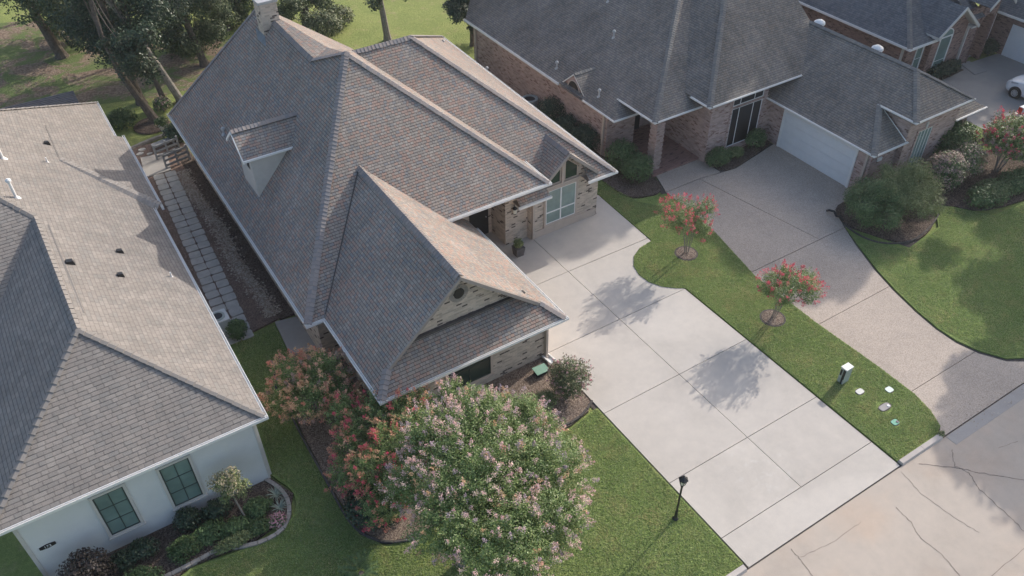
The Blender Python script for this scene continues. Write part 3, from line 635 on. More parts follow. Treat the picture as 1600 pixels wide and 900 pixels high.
# brick gables
W.poly([(7.72, 20.3, 3.7), (13.27, 20.3, 3.7), (13.27, 20.3, 3.72), (10.3, 20.3, 6.18), (7.72, 20.3, 3.82)], 0, [(7.7, 3.7), (13.3, 3.7), (13.3, 3.72), (10.3, 6.18), (7.7, 3.82)])
W.poly([(18.05, 26.99, 2.6), (18.66, 26.99, 2.6), (20.92, 26.99, 2.6), (22.03, 26.99, 2.6), (22.03, 26.99, 3.1), (21.35, 26.99, 3.1), (19.8, 26.99, 4.5), (18.6, 26.99, 3.4), (18.05, 26.99, 3.2)], 0, [(18, 2.6), (18.7, 2.6), (20.9, 2.6), (22, 2.6), (22, 3.1), (21.3, 3.1), (19.8, 4.5), (18.6, 3.4), (18, 3.2)])
W.build('wall', 'brick_cream', h1)
sb = MB()
sb.poly([(5.8, 24.2, 2.68), (5.8, 43.9, 2.68), (6.35, 43.4, 2.68), (6.35, 24.7, 2.68)]); sb.poly([(5.8, 24.2, 2.681), (6.95, 24.2, 2.681), (6.95, 24.8, 2.681), (5.8, 24.8, 2.681)])
sb.poly([(6.5, 19.1, 2.679), (7.05, 19.1, 2.679), (7.05, 24.2, 2.679), (6.5, 24.2, 2.679)]); sb.poly([(7.05, 19.1, 2.678), (14.45, 19.1, 2.678), (14.45, 20.05, 2.678), (7.05, 20.05, 2.678)])
sb.poly([(14.05, 20.05, 2.677), (14.45, 20.05, 2.677), (14.45, 26.7, 2.677), (14.05, 26.7, 2.677)]); sb.poly([(12.93, 25.67, 3.94), (18.14, 25.67, 3.94), (18.14, 28.7, 3.94), (12.93, 28.7, 3.94)])
sb.poly([(17.0, 26.3, 2.676), (18.64, 26.3, 2.676), (18.64, 27.0, 2.676), (17.0, 27.0, 2.676)]); sb.poly([(20.94, 26.3, 2.675), (22.5, 26.3, 2.675), (22.5, 27.0, 2.675), (20.94, 27.0, 2.675)]); sb.poly([(22.0, 27, 2.674), (22.5, 27, 2.674), (22.8, 44.3, 2.674), (22.2, 44.3, 2.674)])
sb.build('soffit', 'tan_trim', h1)
for g in ([(5.8, 43.9), (5.8, 24.2), (6.75, 24.2)], [(6.5, 24.05), (6.5, 19.1), (14.45, 19.1), (14.45, 25.9)]):
    gutter(h1, [(x, y, ZE-.01) for x, y in g], (9, 27, 0))
gutter(h1, [(12.95, 25.67, 4.07), (18.14, 25.67, 4.07)], (15, 30, 0)); gutter(h1, [(18.14, 25.67, 4.07), (18.14, 27.7, 4.07)], (15, 27, 0))
gutter(h1, [(17.0, 26.3, 2.79), (18.62, 26.3, 2.79)], (17, 30, 0)); gutter(h1, [(20.95, 26.3, 2.79), (22.5, 26.3, 2.79), (22.85, 44.4, 2.79)], (17, 36, 0))
# front windows of the garage wing
F = Face((7.0, 20.0, 0), (1, 0))
window(h1, F, 2.6, 4.5, .55, 2.25, 2, 2, 'dark_frame', 'glass_green', 'tan_trim', .12, label='wide front window half hidden behind the lilac crape myrtle')
# window wall
F = Face((18.05, 26.985, 0), (1, 0))
window(h1, F, .85, 2.6, .6, 2.5, 2, 2, 'white', 'glass_teal2', 'tan_trim', .10, bar=.07, hs=[1.25], label='tall curtained front window under the small gable')
tg = MB(); gl = MB()
zl = lambda u: 4.28-.9*abs(u-1.75)
for u0, u1 in ((.78, 1.62), (1.88, 2.62)):
    pts = [(u0, 2.86), (u1, 2.86), (u1, zl(u1)-.06), (u0, zl(u0)-.06)]
    gl.poly([F.P(u, z, .03) for u, z in pts]); q = [F.P(u, z, .045) for u, z in pts]
    for a, b in zip(q, q[1:]+q[:1]): tg.tube([a, b], .035, 4)
tg.obox(F.P(1.75, 2.66, .05), F.P(1.75, 4.25, .05), .14, .12); tg.obox(F.P(.7, 2.72, .05), F.P(2.75, 2.72, .05), .10, .14)
tw_ = tg.build('transom_window', 'tan_trim', h1, label='two angled gable panes above the curtained window'); gl.build('pane', 'glass_green', tw_)
sk = MB(); F.bar(sk, .02, 3.9, .02, .42, -.01, .05); sk.build('plinth', 'tan_trim', h1)
# entry: door, wall lamp, downspouts, vent in the gable
F = Face((14.1, 28.6, 0), (1, 0)); d_ = MB(); F.bar(d_, 1.45, 2.5, .05, 2.35, -.01, .04); dd = d_.build('door', 'dark_door', h1); k_ = MB(); k_.tube([F.P(2.35, 1.1, .04), F.P(2.35, 1.1, .10)], .03, 8); k_.build('handle', 'lead', dd)
Fl = Face((16.8, 27.3, 0), (1, 0)); l_ = MB(); c = Fl.P(.45, 1.95, .14); l_.lathe(c, [(.03, -.22), (.085, -.16), (.10, .12), (.13, .14), (.02, .26)], 8); l_.tube([Fl.P(.45, 2.2, 0), Fl.P(.45, 2.3, .12), c+Vector((0, 0, .24))], .015, 6)
wl = l_.build('wall_lamp', 'black', h1); g2 = MB(); g2.lathe(c, [(.088, -.13), (.104, .10)], 8); g2.build('lamp_shade', 'lampglass', wl)
downspout(h1, 18.12, 26.9, 2.7, 'tan_trim'); downspout(h1, 14.15, 19.93, 2.7, 'tan_trim', kick=(.05, -.25)); downspout(h1, 6.92, 23.2, 2.7, 'tan_trim', kick=(-.7, -.25))
vn = MB(); vn.poly([(10.45+.22*math.cos(a)*-1, 20.27, 5.08+.24*math.sin(a)) for a in np.linspace(0, 2*math.pi, 20, endpoint=False)]); vv = vn.build('gable_vent', 'black', h1)
an = MB()
for i in range(22):
    a0, a1 = 2*math.pi*i/22, 2*math.pi*(i+.86)/22; q = []
    for r_, a in ((.30, a0), (.30, a1), (.46, a1), (.46, a0)): q.append((10.45+(r_-.06)*math.cos(a), 20.28, 5.08+(r_-.06)*math.sin(a)))
    an.hexa([(x, 20.295, z) for x, y, z in q], q)
an.build('brick_ring', 'edging', vv)
# dormer
D = MB(); xf, y0, y1, ze_, zr, yr = 6.62, 31.87, 33.75, 6.12, 6.92, 32.8
zroof = lambda x: 2.8+1.1133*(x-5.8)
for y, s in ((y0, 1), (y1, -1)):
    xb = 5.8+(ze_-2.8)/1.1133
    D.poly([(xf+.2, y, zroof(xf+.2)-.05), (xb, y, ze_), (xf+.2, y, ze_)], 0, flip=(s > 0)); 
D.poly([(xf+.2, y1, zroof(xf+.2)-.05), (xf+.2, y0, zroof(xf+.2)-.05), (xf+.2, y0, ze_), (xf+.2, yr, zr-.05), (xf+.2, y1, ze_)])
dm = D.build('dormer', 'siding', h1, label='small gabled dormer with a louvre on the west slope')
D = MB(); xa = xf-.12; ov = .2
for yy, s in ((y0-ov, 1), (y1+ov, -1)):
    zz = ze_-.12; D2 = [(xa, yr, zr), (5.8+(zr-2.8)/1.1133+.15, yr, zr), (5.8+(zz-2.8)/1.1133+.1, yy, zz), (xa, yy, zz)]; rplane(D, D2)
D.build('dormer_roof', 'sh_main', dm); caps(dm, (xa, yr, zr), (9.45, yr, zr), .6, .6)
D = MB(); D.obox((xa, y0-ov-.02, ze_-.15), (8.75, y0-ov-.02, ze_-.15), .06, .09)
D.obox((xa, y0-ov, ze_-.19), (xa, yr, zr-.07), .06, .14); D.obox((xa, yr, zr-.07), (xa, y1+ov, ze_-.19), .06, .14); D.poly([(xa, y0-ov, ze_-.22), (8.6, y0-ov, ze_-.22), (8.6, y0+.01, ze_-.22), (xa, y0+.01, ze_-.22)]); D.build('trim', 'gutter', dm)
D = MB(); D.poly([(xf+.185, 32.6, 5.2), (xf+.185, 32.2, 5.2), (xf+.185, 32.2, 5.75), (xf+.185, 32.4, 6.0), (xf+.185, 32.6, 5.75)]); D.build('louvre', 'black', dm)
# chimney
cx0, cx1, cy0, cy1 = 10.42, 11.28, 38.75, 39.6
ch = MB(); ch.box(cx0, cx1, cy0, cy1, 7.2, 9.55); 
for i, (a, b) in enumerate((((cx0, cy0), (cx1, cy0)), ((cx1, cy0), (cx1, cy1)), ((cx1, cy1), (cx0, cy1)), ((cx0, cy1), (cx0, cy0)))): wall(ch, a, b, 7.2, 9.552, 0, .05)
cm_ = MB(); 
cm_ = MB()
for a, b in (((cx0, cy0), (cx1, cy0)), ((cx1, cy0), (cx1, cy1)), ((cx1, cy1), (cx0, cy1)), ((cx0, cy1), (cx0, cy0))): wall(cm_, a, b, 7.2, 9.5, 0, .1)
cho = cm_.build('chimney', 'brick_cream', roof)
cp = MB(); cp.box(cx0-.06, cx1+.06, cy0-.06, cy0+.25, 9.5, 9.62); cp.box(cx0-.06, cx1+.06, cy1-.3, cy1+.06, 9.5, 9.62); cp.box(cx0-.06, cx0+.25, cy0+.25, cy1-.3, 9.5, 9.62); cp.box(cx1-.25, cx1+.06, cy0+.25, cy1-.3, 9.5, 9.62); cp.build('cap', 'lead', cho)
fu = MB(); fu.box(cx0+.25, cx1-.25, cy0+.25, cy1-.3, 9.4, 9.53); fu.build('flue', 'black', cho)
fm = MB(); fm.poly([tuple(ip(q, (-1.1133, 0, 1), (5.8, 0, 2.825))) for q in ((399, 43), (414, 55), (416, 73), (403, 62))]); fm.build('flashing', 'flash', cho)
vent(h1, *ip((693, 72), (.82, 0, 1), (22.5, 0, 2.8)), .28, .05); vent(h1, *ip((761, 114), (.82, 0, 1), (22.5, 0, 2.8)), .30, .05)
vent(h1, *ip((350, 208), (-1.1133, 0, 1), (5.8, 0, 2.8)), .22, .05)

# ================================================================== WHITE HOUSE (left)
h2 = thing('stucco_house', 'white stucco house on the left with pale roof and two green windows', 'house', (2.3, 20.3, 0))
z2 = 3.5; c2 = (2.70, 20.0, z2); A2 = (-1.53, 24.6, 6.04); B2 = (-1.66, 32.1, 6.10); C2 = (-3.6, 34.65, 7.28); k2 = .60
rf = MB()
AP = (-6.19, 38.05, 8.83)
rplane(rf, [c2, (2.70, 34.1, z2), (2.68, 45.9, z2), AP, B2, A2])
rplane(rf, [c2, A2, (-5.76, 20.0, z2)])
rplane(rf, [(-5.76, 20.0, z2), A2, B2, (-5.76, 26.5, z2)])
rplane(rf, [B2, AP, (-14, 38.05, 8.83), (-14, 26.5, z2), (-5.76, 26.5, z2)]); rplane(rf, [AP, (2.68, 45.9, z2), (-14, 45.9, z2), (-14, 38.05, 8.83)])
roof2 = rf.build('roof', 'sh_tan', h2)
rplane_b = MB()
# low sloped extension along the east eave
e0, e1 = 34.3, 41.4
X_ = -.05; zt_ = z2+k2*(2.70-X_)
rplane_b.poly([(X_, e0+3.4, zt_+.01), (3.05, e0, z2+.02), (3.05, e1, z2+.02), (X_, e1, zt_+.02)], 0)
rplane_b = MB(); rplane(rplane_b, [(X_, e0+3.4, zt_+.02), (3.02, e0, z2), (3.02, e1, z2), (X_, e1, zt_+.02)])
rplane_b.build('roof_extension', 'sh_tan', roof2)
caps(roof2, (2.98, e0+.03, z2-.0), (X_, e0+3.4, zt_), .5, .1, 'edging', .22)
caps(roof2, c2, A2, .3, .3, 'cap_tan', .12, .28); caps(roof2, (-5.76, 20.0, z2), A2, .3, .3, 'cap_tan', .12, .28); caps(roof2, A2, B2, .6, .6, 'cap_tan', .12, .28); caps(roof2, (2.68, 45.9, z2), AP, .3, .3, 'cap_tan', .12, .28); caps(roof2, B2, AP, .5, .3, 'cap_tan', .12, .28)
rv = MB(); rv.obox((-1.2, 25.6, 5.845), (-1.3, 31.6, 5.905), .05, .02); rv.build('ridge_vent', 'cap_tan', roof2)
W = MB(); W2 = [(-5.25, 20.3), (2.3, 20.3), (2.3, 45.4), (-14, 45.4), (-14, 30), (-5.25, 30)]
walls(W, W2, 0, 3.42, close=True); W.build('wall', 'stucco', h2)
sb = MB(); sb.poly([(-5.76, 20.0, 3.39), (2.7, 20.0, 3.39), (2.7, 20.5, 3.39), (-5.76, 20.5, 3.39)]); sb.poly([(2.2, 20.5, 3.389), (2.7, 20.5, 3.389), (2.7, 45.9, 3.389), (2.2, 45.9, 3.389)]); sb.poly([(-5.76, 20.5, 3.388), (-5.2, 20.5, 3.388), (-5.2, 30, 3.388), (-5.76, 30, 3.388)]); sb.build('soffit', 'white', h2)
gutter(h2, [(-5.76, 30, z2), (-5.76, 20.0, z2), (2.70, 20.0, z2), (2.70, 34.2, z2)], (-1, 28, 0)); gutter(h2, [(3.02, 34.2, z2), (3.02, 41.5, z2)], (0, 38, 0)); gutter(h2, [(2.69, 41.5, z2), (2.68, 45.9, z2)], (0, 43, 0))
F = Face((-5.25, 20.3, 0), (1, 0))
window(h2, F, 2.25, 3.18, .85, 2.86, 2, 3, 'dark_frame', 'glass_teal', 'stucco_trim', .09, label='left front window with six green curtained panes')
window(h2, F, 4.33, 5.28, .83, 2.86, 2, 3, 'dark_frame', 'glass_teal', 'stucco_trim', .09, label='right front window with six green curtained panes')
cb = MB(); F.bar(cb, -.02, .10, 0, 3.38, -.02, .03); cb.build('corner_board', 'stucco_trim', h2); cb = MB(); F.bar(cb, 7.5, 7.57, 0, 3.38, -.02, .02); cb.build('corner_board', 'stucco_trim', h2)
# address plaque 173
pq = MB(); uv0, uv1, zc = .30, .78, 1.68
pts = [(uv0, zc-.055), (uv0+.05, zc-.07), (.54, zc-.095), (uv1-.05, zc-.07), (uv1, zc-.055), (uv1, zc+.055), (uv1-.05, zc+.07), (.54, zc+.095), (uv0+.05, zc+.07), (uv0, zc+.055)]
pq.hexa([F.P(u, z, .03) for u, z in pts], [F.P(u, z, .01) for u, z in pts]); pqo = pq.build('house_number_plaque', 'black', h2)
def text_obj(txt, size, parent, loc, rot, mat, name='number'):
    cu = bpy.data.curves.new('txt', 'FONT'); cu.body = txt; cu.size = size; cu.extrude = .003; cu.align_x = 'CENTER'; cu.align_y = 'CENTER'
    t = bpy.data.objects.new('txt', cu); C.objects.link(t); bpy.context.view_layer.update()
    me = bpy.data.meshes.new_from_object(t); bpy.data.objects.remove(t); o = bpy.data.objects.new(name, me); C.objects.link(o); me.materials.clear(); me.materials.append(M[mat])
    o.parent = parent; o.rotation_euler = rot; o.location = Vector(loc)-org(parent); return o
text_obj('173', .15, pqo, F.P(.54, zc, .036), (R(90), 0, 0), 'white')
downspout(h2, 2.36, 20.42, 3.4, 'stucco_trim', .04, .05)
for px, h_, r_, hd in (((25, 308), .75, .055, True), ((4, 247), .95, .06, True), ((74, 253), .22, .03, False), ((268, 432), .22, .03, False)):
    vent(h2, *ip(px, (k2, 0, 1), (2.7, 0, z2)), h_, r_, hd, 'pvc')
for px, s in (((75, 225), .8), ((111, 411), 1), ((189, 394), .8), ((190, 431), .8)):
    x, y, z = ip(px, (k2, 0, 1), (2.7, 0, z2)); mb = MB(); mb.hexa([(x-.19*s, y-.12*s, z+.02), (x+.13*s, y-.12*s, z-.10), (x+.13*s, y+.12*s, z-.10), (x-.19*s, y+.12*s, z+.05)], [(x-.14*s, y-.1*s, z+.16), (x+.08*s, y-.1*s, z+.12), (x+.08*s, y+.1*s, z+.12), (x-.14*s, y+.1*s, z+.16)])
    mb.build('roof_vent', 'black', h2)
rd = MB(); q0 = Vector(ip((184, 238), (k2, 0, 1), (2.7, 0, z2))); q1 = Vector(ip((192, 256), (k2, 0, 1), (2.7, 0, z2))); rd.tube([q0+Vector((0, 0, .1)), q1+Vector((0, 0, .06))], .02, 6); rd.build('roof_conduit', 'pvc', h2)
pg = thing('patio_cover', 'slatted brown patio cover behind the white house', 'patio cover', (-3, 47.5, 0))
mb = MB()
for i in range(16): y = 46.3+i*.215; mb = MB(); mb.obox((-9, y, 2.75), (1.97, y, 2.75), .11, .09); mb.build('slat', 'slat', pg)
for x in (1.9, -3.5, -8.9):
    mb = MB(); mb.obox((x, 45.9, 2.62), (x, 49.6, 2.62), .09, .18); mb.build('beam', 'slat', pg); mb = MB(); mb.box(x-.06, x+.06, 49.35, 49.47, 0, 2.53); mb.build('post', 'slat', pg)

# ================================================================== PINK BRICK HOUSE (right)
h3 = thing('brick_house', 'pink brick house on the right with grey roof, porch pillar and white garage door', 'house', (25.9, 21, 0))
kW = .58; zW = lambda x: 2.8+kW*(x-25.4)
e3 = (26.4, 28.1, zW(26.4)); h3c = (29.1, 27.05, 3.9)
Pe = tuple(ip((1060, 0), (-kW, 0, 1), (25.4, 0, 2.8))); 
Pe2 = tuple(np.array(e3)+(np.array(Pe)-np.array(e3))*1.25)
ke = (Pe2[2]-e3[2])/(Pe2[1]-e3[1])
kh = .72; Ph = ip((1132, 0), (0, -kh, 1), (0, 27.05, 3.9)); Ph2 = tuple(np.array(h3c)+(Ph-np.array(h3c))*1.30); khw = (Ph2[2]-3.9)/(Ph2[0]-29.1)
kg = .62; zG = lambda x: 2.8+kg*(x-34.05); RG = (38.4, 22.2, zG(38.4))
rf = MB()
rplane(rf, [(25.4, 30.14, 2.8), (26.82, 30.2+1.2, zW(26.82)) if False else (26.4, 31.1, zW(26.4)), e3, Pe2, (Pe2[0]+.8, 52, Pe2[2]+.8*kW), (31.0, 52, zW(31.0)), (25.4, 45.85, 2.8)])
rplane(rf, [(25.4, 30.14, 2.8), (26.9, 30.14, 2.8), (26.9, 31.1, 3.38), (26.4, 31.1, 3.38)])
rplane(rf, [e3, (30.3, 28.1, e3[2]), (Pe2[0]+3, Pe2[1], Pe2[2]), Pe2])
# front tall block
zs = lambda y: 3.9+kh*(y-27.05)
xv0 = 34.05+(3.9-2.8)/kg; yv = lambda x: 27.05+(zG(x)-3.9)/kh
rplane(rf, [h3c, (xv0, 27.05, 3.9), (38.4, yv(38.4), zG(38.4)), (38.4, Ph2[1]-.8, zs(Ph2[1]-.8)), (37.4, Ph2[1], Ph2[2]), Ph2])
rplane(rf, [h3c, Ph2, (Ph2[0], 48, Ph2[2]), (29.1, 48, 3.9)] if False else [h3c, Ph2, (Ph2[0]+.01, Ph2[1]+6, Ph2[2]), (h3c[0], Ph2[1]+1, 3.9)])
# garage wing
rplane(rf, [(34.05, 20.37, 2.8), (36.2, 22.25, zG(36.2)), (36.2, 20.04, zG(36.2)), RG, (38.4, 34, RG[2]), (36.0, 34, zG(36)), (34.05, 27.6, 2.8)])
rplane(rf, [(34.05, 20.37, 2.8), (36.5, 20.37, 2.8), (36.2, 22.25, zG(36.2))])
rplane(rf, [(36.2, 20.04, zG(36.2)), (40.75, 20.04, zG(36.2)), RG])
rplane(rf, [RG, (40.75, 20.04, zG(36.2)), (40.75, 22.1, zG(36.2)), (43.05, 20.4, 2.8), (43.05, 46, 2.8), (38.4, 46, RG[2])])
rplane(rf, [(40.3, 20.4, 2.8), (43.05, 20.4, 2.8), (40.75, 22.1, zG(36.2))])
# half round dormer gable
rplane(rf, [(25.56, 34.1, 3.80), (27.12, 34.1, 3.80), (25.56, 32.9, 2.78)]); rplane(rf, [(25.56, 34.1, 3.80), (27.12, 34.1, 3.80), (25.56, 35.3, 2.78)])
roof3 = rf.build('roof', 'sh_right', h3)
for a, b, k in ((e3, Pe2, .4), (h3c, Ph2, .4), ((36.2, 20.04, zG(36.2)), RG, .35), ((40.75, 20.04, zG(36.2)), RG, .35), ((38.4, 22.2, RG[2]), (38.4, 34, RG[2]), .6), ((34.05, 20.37, 2.8), (36.2, 22.25, zG(36.2)), .35)): caps(roof3, a, b, k, k, 'cap_right', .16, .16)
caps(roof3, (25.6, 34.1, 3.80), (27.0, 34.1, 3.80), .8, .8, 'cap_right', .13, .16)
W = MB()
for a, b, z in (((25.65, 45.3), (25.65, 31.0), 2.7), ((25.65, 31.0), (27.6, 31.0), 2.9), ((27.6, 31.0), (27.6, 32.4), 3.3), ((27.6, 32.4), (29.9, 32.4), 3.4), ((29.9, 32.4), (29.9, 27.6), 3.75), ((29.9, 27.6), (34.05, 27.6), 3.78),
                ((34.05, 27.6), (34.6, 27.6), 2.9), ((34.6, 27.6), (34.6, 20.8), 2.7), ((34.6, 20.8), (36.6, 20.8), 2.7), ((36.6, 20.8), (36.6, 20.5), 3.9), ((36.6, 20.5), (40.7, 20.5), 3.98), ((40.7, 20.5), (40.7, 20.9), 3.9), ((40.7, 20.9), (42.6, 20.9), 2.7), ((42.6, 20.9), (42.6, 45), 2.7), ((42.6, 45), (25.65, 45.3), 2.7)): wall(W, a, b, 0, z)
W.poly([(36.59, 20.5, 2.6), (36.59, 20.5, 3.9), (36.59, 22.4, 3.9), (36.59, 22.4, 2.6)][::-1])
W.poly([(25.635, 35.25, 2.6), (25.635, 32.95, 2.6), (25.635, 32.95, 2.72), (25.635, 34.1, 3.72), (25.635, 35.25, 2.72)], 0, [(0, 2.6), (2.3, 2.6), (2.3, 2.72), (1.15, 3.7), (0, 2.72)])
W.build('wall', 'brick_pink', h3)
pl = MB(); pl.box(26.85, 27.35, 28.35, 28.85, .14, 3.25)
pl = MB()
for i in range(24):                                           # rusticated pillar
    j_ = .03 if i % 2 else 0; z0 = .14+i*.129
    for a, b in (((26.85-j_, 28.35-j_), (27.35+j_, 28.35-j_)), ((27.35+j_, 28.35-j_), (27.35+j_, 28.85+j_)), ((27.35+j_, 28.85+j_), (26.85-j_, 28.85+j_)), ((26.85-j_, 28.85+j_), (26.85-j_, 28.35-j_))): wall(pl, a, b, z0, z0+.126, 0, .1)
pl.build('pillar', 'brick_pink', h3)
sb = MB()
for q in ([(25.4, 30.14), (25.4, 45.8), (25.95, 45.3), (25.95, 30.14)], [(25.95, 30.14), (27.6, 30.14), (27.6, 31.05), (25.95, 31.05)]): sb.poly([(x, y, 2.66) for x, y in q])
sb.poly([(26.4, 28.1, 3.24), (30.0, 28.1, 3.24), (30.0, 32.5, 3.24), (26.4, 32.5, 3.24)]); sb.poly([(29.1, 27.05, 3.77), (35.3, 27.05, 3.77), (35.3, 27.65, 3.77), (29.1, 27.65, 3.77)]); sb.poly([(29.1, 27.65, 3.769), (29.95, 27.65, 3.769), (29.95, 30, 3.769), (29.1, 30, 3.769)])
sb.poly([(34.05, 20.37, 2.67), (34.65, 20.37, 2.67), (34.65, 27.6, 2.67), (34.05, 27.6, 2.67)]); sb.poly([(34.65, 20.37, 2.669), (36.6, 20.37, 2.669), (36.6, 20.85, 2.669), (34.65, 20.85, 2.669)]); sb.poly([(36.2, 20.04, 3.99), (40.75, 20.04, 3.99), (40.75, 20.55, 3.99), (36.2, 20.55, 3.99)]); sb.poly([(36.2, 20.55, 3.989), (36.7, 20.55, 3.989), (36.7, 22.2, 3.989), (36.2, 22.2, 3.989)]); sb.poly([(40.7, 20.4, 2.668), (43.05, 20.4, 2.668), (43.05, 20.95, 2.668), (40.7, 20.95, 2.668)])
sb.build('soffit', 'tan_trim', h3)
gw, gh = .08, .07
gutter(h3, [(25.4, 45.85, 2.8), (25.4, 35.35, 2.8)], (30, 40, 0), w_=.11, h=.1)
gutter(h3, [(25.4, 32.85, 2.8), (25.4, 30.14, 2.8), (26.9, 30.14, 2.8)], (30, 40, 0), w_=gw, h=gh)
gutter(h3, [(26.4, 31.1, 3.37), (26.4, 28.1, 3.37), (29.5, 28.1, 3.37)], (30, 40, 0), w_=gw, h=gh); gutter(h3, [(29.1, 28.4, 3.9), (29.1, 27.05, 3.9), (35.7, 27.05, 3.9)], (33, 40, 0), w_=gw, h=gh)
gutter(h3, [(34.05, 27.5, 2.8), (34.05, 20.37, 2.8), (36.5, 20.37, 2.8)], (38, 30, 0), w_=gw, h=gh); gutter(h3, [(36.2, 22.25, zG(36.2)), (36.2, 20.04, zG(36.2)), (40.75, 20.04, zG(36.2))], (38.5, 30, 0), w_=gw, h=gh); gutter(h3, [(40.6, 20.4, 2.8), (43.05, 20.4, 2.8)], (41, 30, 0), w_=gw, h=gh)
for a, b, wd_, hd_ in (((25.58, 35.3, 2.72), (25.58, 34.1, 3.76), .05, .08), ((25.58, 34.1, 3.76), (25.58, 32.9, 2.72), .05, .08), ((36.46, 20.4, 2.78), (36.24, 22.2, 4.02), .05, .16), ((36.4, 26.98, 3.9), (34.95, 26.98, 2.95), .06, .12)): MB().obox(a, b, wd_, hd_).build('rake_board', 'gutter', h3)

F = Face((29.9, 27.6, 0), (1, 0))
window(h3, F, 1.5, 3.75, .5, 2.85, 3, 1, 'white', 'glass_dark', 'brick_pink', .12, bar=.04, vs=[2.05, 3.1], label='tall three pane window with dark screens')
window(h3, F, 1.5, 3.75, 3.0, 3.45, 3, 1, 'white', 'glass_dark', 'brick_pink', .08, bar=.04, vs=[2.05, 3.1], sill=False, label='low transom window with dark screens above the tall one')
bd = MB()
for (o, d, L_) in (((29.9, 32.4, 0), (0, -1), 4.8), ((29.9, 27.6, 0), (1, 0), 1.3), ((25.65, 31.0, 0), (1, 0), 1.7), ((25.65, 45.3, 0), (0, -1), 14.3)): Face(o, d).bar(bd, 0, L_, 1.32, 1.40, -.01, .02)
bd.build('brick_band', 'brick_pink', h3)
F = Face((27.6, 32.4, 0), (1, 0)); window(h3, F, .25, .85, .5, 2.3, 1, 2, 'white', 'glass_dark', 'white', .06, label='narrow porch window left of the door'); window(h3, F, 1.7, 2.15, .9, 2.3, 1, 3, 'white', 'glass_teal', 'white', .06, label='small porch window right of the door')
d_ = MB(); F.bar(d_, .98, 1.58, .14, 2.3, -.01, .04); d_.build('door', 'dark_door', h3)
gd = MB(); F = Face((34.6, 26.6, 0), (0, -1))
for i in range(4): [F.bar(gd, .06, 4.84, .03+i*.545, .03+i*.545+.53, -.02, .025)]+[F.bar(gd, .2+j*.58, .2+j*.58+.46, .11+i*.545, .11+i*.545+.37, .02, .035) for j in range(8)]
gdo = gd.build('garage_door', 'garage_door', h3, label='wide white double garage door'); t_ = MB(); F.bar(t_, -.08, .06, 0, 2.35, -.02, .05); F.bar(t_, 4.84, 4.98, 0, 2.35, -.02, .05); F.bar(t_, .06, 4.84, 2.22, 2.35, -.02, .05); t_.build('frame', 'white', gdo)
F = Face((36.6, 20.5, 0), (1, 0)); window(h3, F, .9, 2.0, .6, 3.0, 4, 1, 'white', 'glass_teal2', 'brick_pink', .12, bar=.03, label='tall window with pale blinds behind the shrubs')
ky = MB(); F.bar(ky, 1.38, 1.52, 3.0, 3.4, 0, .06); ky.build('keystone', 'stucco_trim', h3)
F = Face((25.63, 35.25, 0), (0, -1)); hr = MB(); q = [F.P(1.15+.52*math.cos(a), 2.78+.55*math.sin(a), .02) for a in np.linspace(0, math.pi, 14)]; hr.poly(q[::-1]); hro = hr.build('half_round_window', 'glass_dark', h3); 
t_ = MB(); t_.tube([F.P(1.15+.55*math.cos(a), 2.78+.58*math.sin(a), .03) for a in np.linspace(0, math.pi, 14)], .035, 5); t_.tube([F.P(.6, 2.78, .03), F.P(1.7, 2.78, .03)], .03, 5); t_.build('frame', 'tan_trim', hro)
downspout(h3, 25.58, 31.25, 2.7, 'tan_trim'); downspout(h3, 34.52, 21.0, 2.7, 'tan_trim'); downspout(h3, 25.58, 44.9, 2.7, 'tan_trim')
for px, hd in (((870, 106), 1), ((959, 58), 1), ((936, 150), 1), ((950, 2), 1)): vent(h3, *ip(px, (-kW, 0, 1), (25.4, 0, 2.8)), .32, .05, True, 'lead')
for Y in (24.9, 28.9):
    mb = MB(); mb.lathe((39.0, Y+.2, zG(38.4)-.75), [(.09, 0), (.09, .50), (.30, .50), (.33, .55), (.30, .66), (.16, .75), (.03, .78)], 18); mb.build('roof_ventilator', 'white', h3)
eb = MB(); eb.box(35.1, 35.4, 20.72, 20.79, 1.9, 2.1); eb.build('wall_box', 'white', h3)

# ================================================================== FAR RED BRICK HOUSE
h4 = thing('brick_house', 'red brick house at the top right with slate roof and arched green window', 'house', (46, 27, 0))
rf = MB(); k4 = .62; z4 = lambda x: 2.8+k4*(x-45.6)
R4 = (50.3, 32.0, z4(50.3))
rplane(rf, [(45.6, 27.2, 2.8), R4, (50.3, 60, R4[2]), (45.6, 60, 2.8)]); rplane(rf, [(45.6, 27.2, 2.8), (48.6, 27.2, 2.8), (53, 29, 3.9), (55.0, 32.0, R4[2]), R4])
rplane(rf, [R4, (55, 32, R4[2]), (58, 60, 4), (50.3, 60, R4[2])])
gx, gz, ky4 = 49.5, 4.65, .78
rplane(rf, [(gx, 26.75, gz), (gx, 30.8, gz), (47.6, 28.2, gz-ky4*1.9), (47.6, 26.75, gz-ky4*1.9)]); rplane(rf, [(gx, 26.75, gz), (gx, 30.8, gz), (51.5, 28.4, gz-ky4*2.0), (51.5, 26.75, gz-ky4*2.0)])
rplane(rf, [(51.2, 27.0, 3.35), (52.4, 27.0, 3.35), (52.4, 31, 5.6), (51.2, 31, 5.6)])
gx2 = 53.2; rplane(rf, [(gx2, 26.6, 5.2), (gx2, 33, 5.2), (50.4, 33, 2.85), (50.4, 29.6, 2.85), (51.9, 28.2, 4.1), (51.9, 26.6, 4.1)]); rplane(rf, [(gx2, 26.6, 5.2), (gx2, 33, 5.2), (56.2, 33, 2.65), (54.6, 29, 4.0), (54.6, 26.6, 4.0)])
rplane(rf, [(55.2, 27.8, 2.8), (55.2, 18.5, 2.8), (60, 18.5, 5.6), (60, 30, 5.6), (56.5, 30, 3.6)])
roof4 = rf.build('roof', 'sh_far', h4)
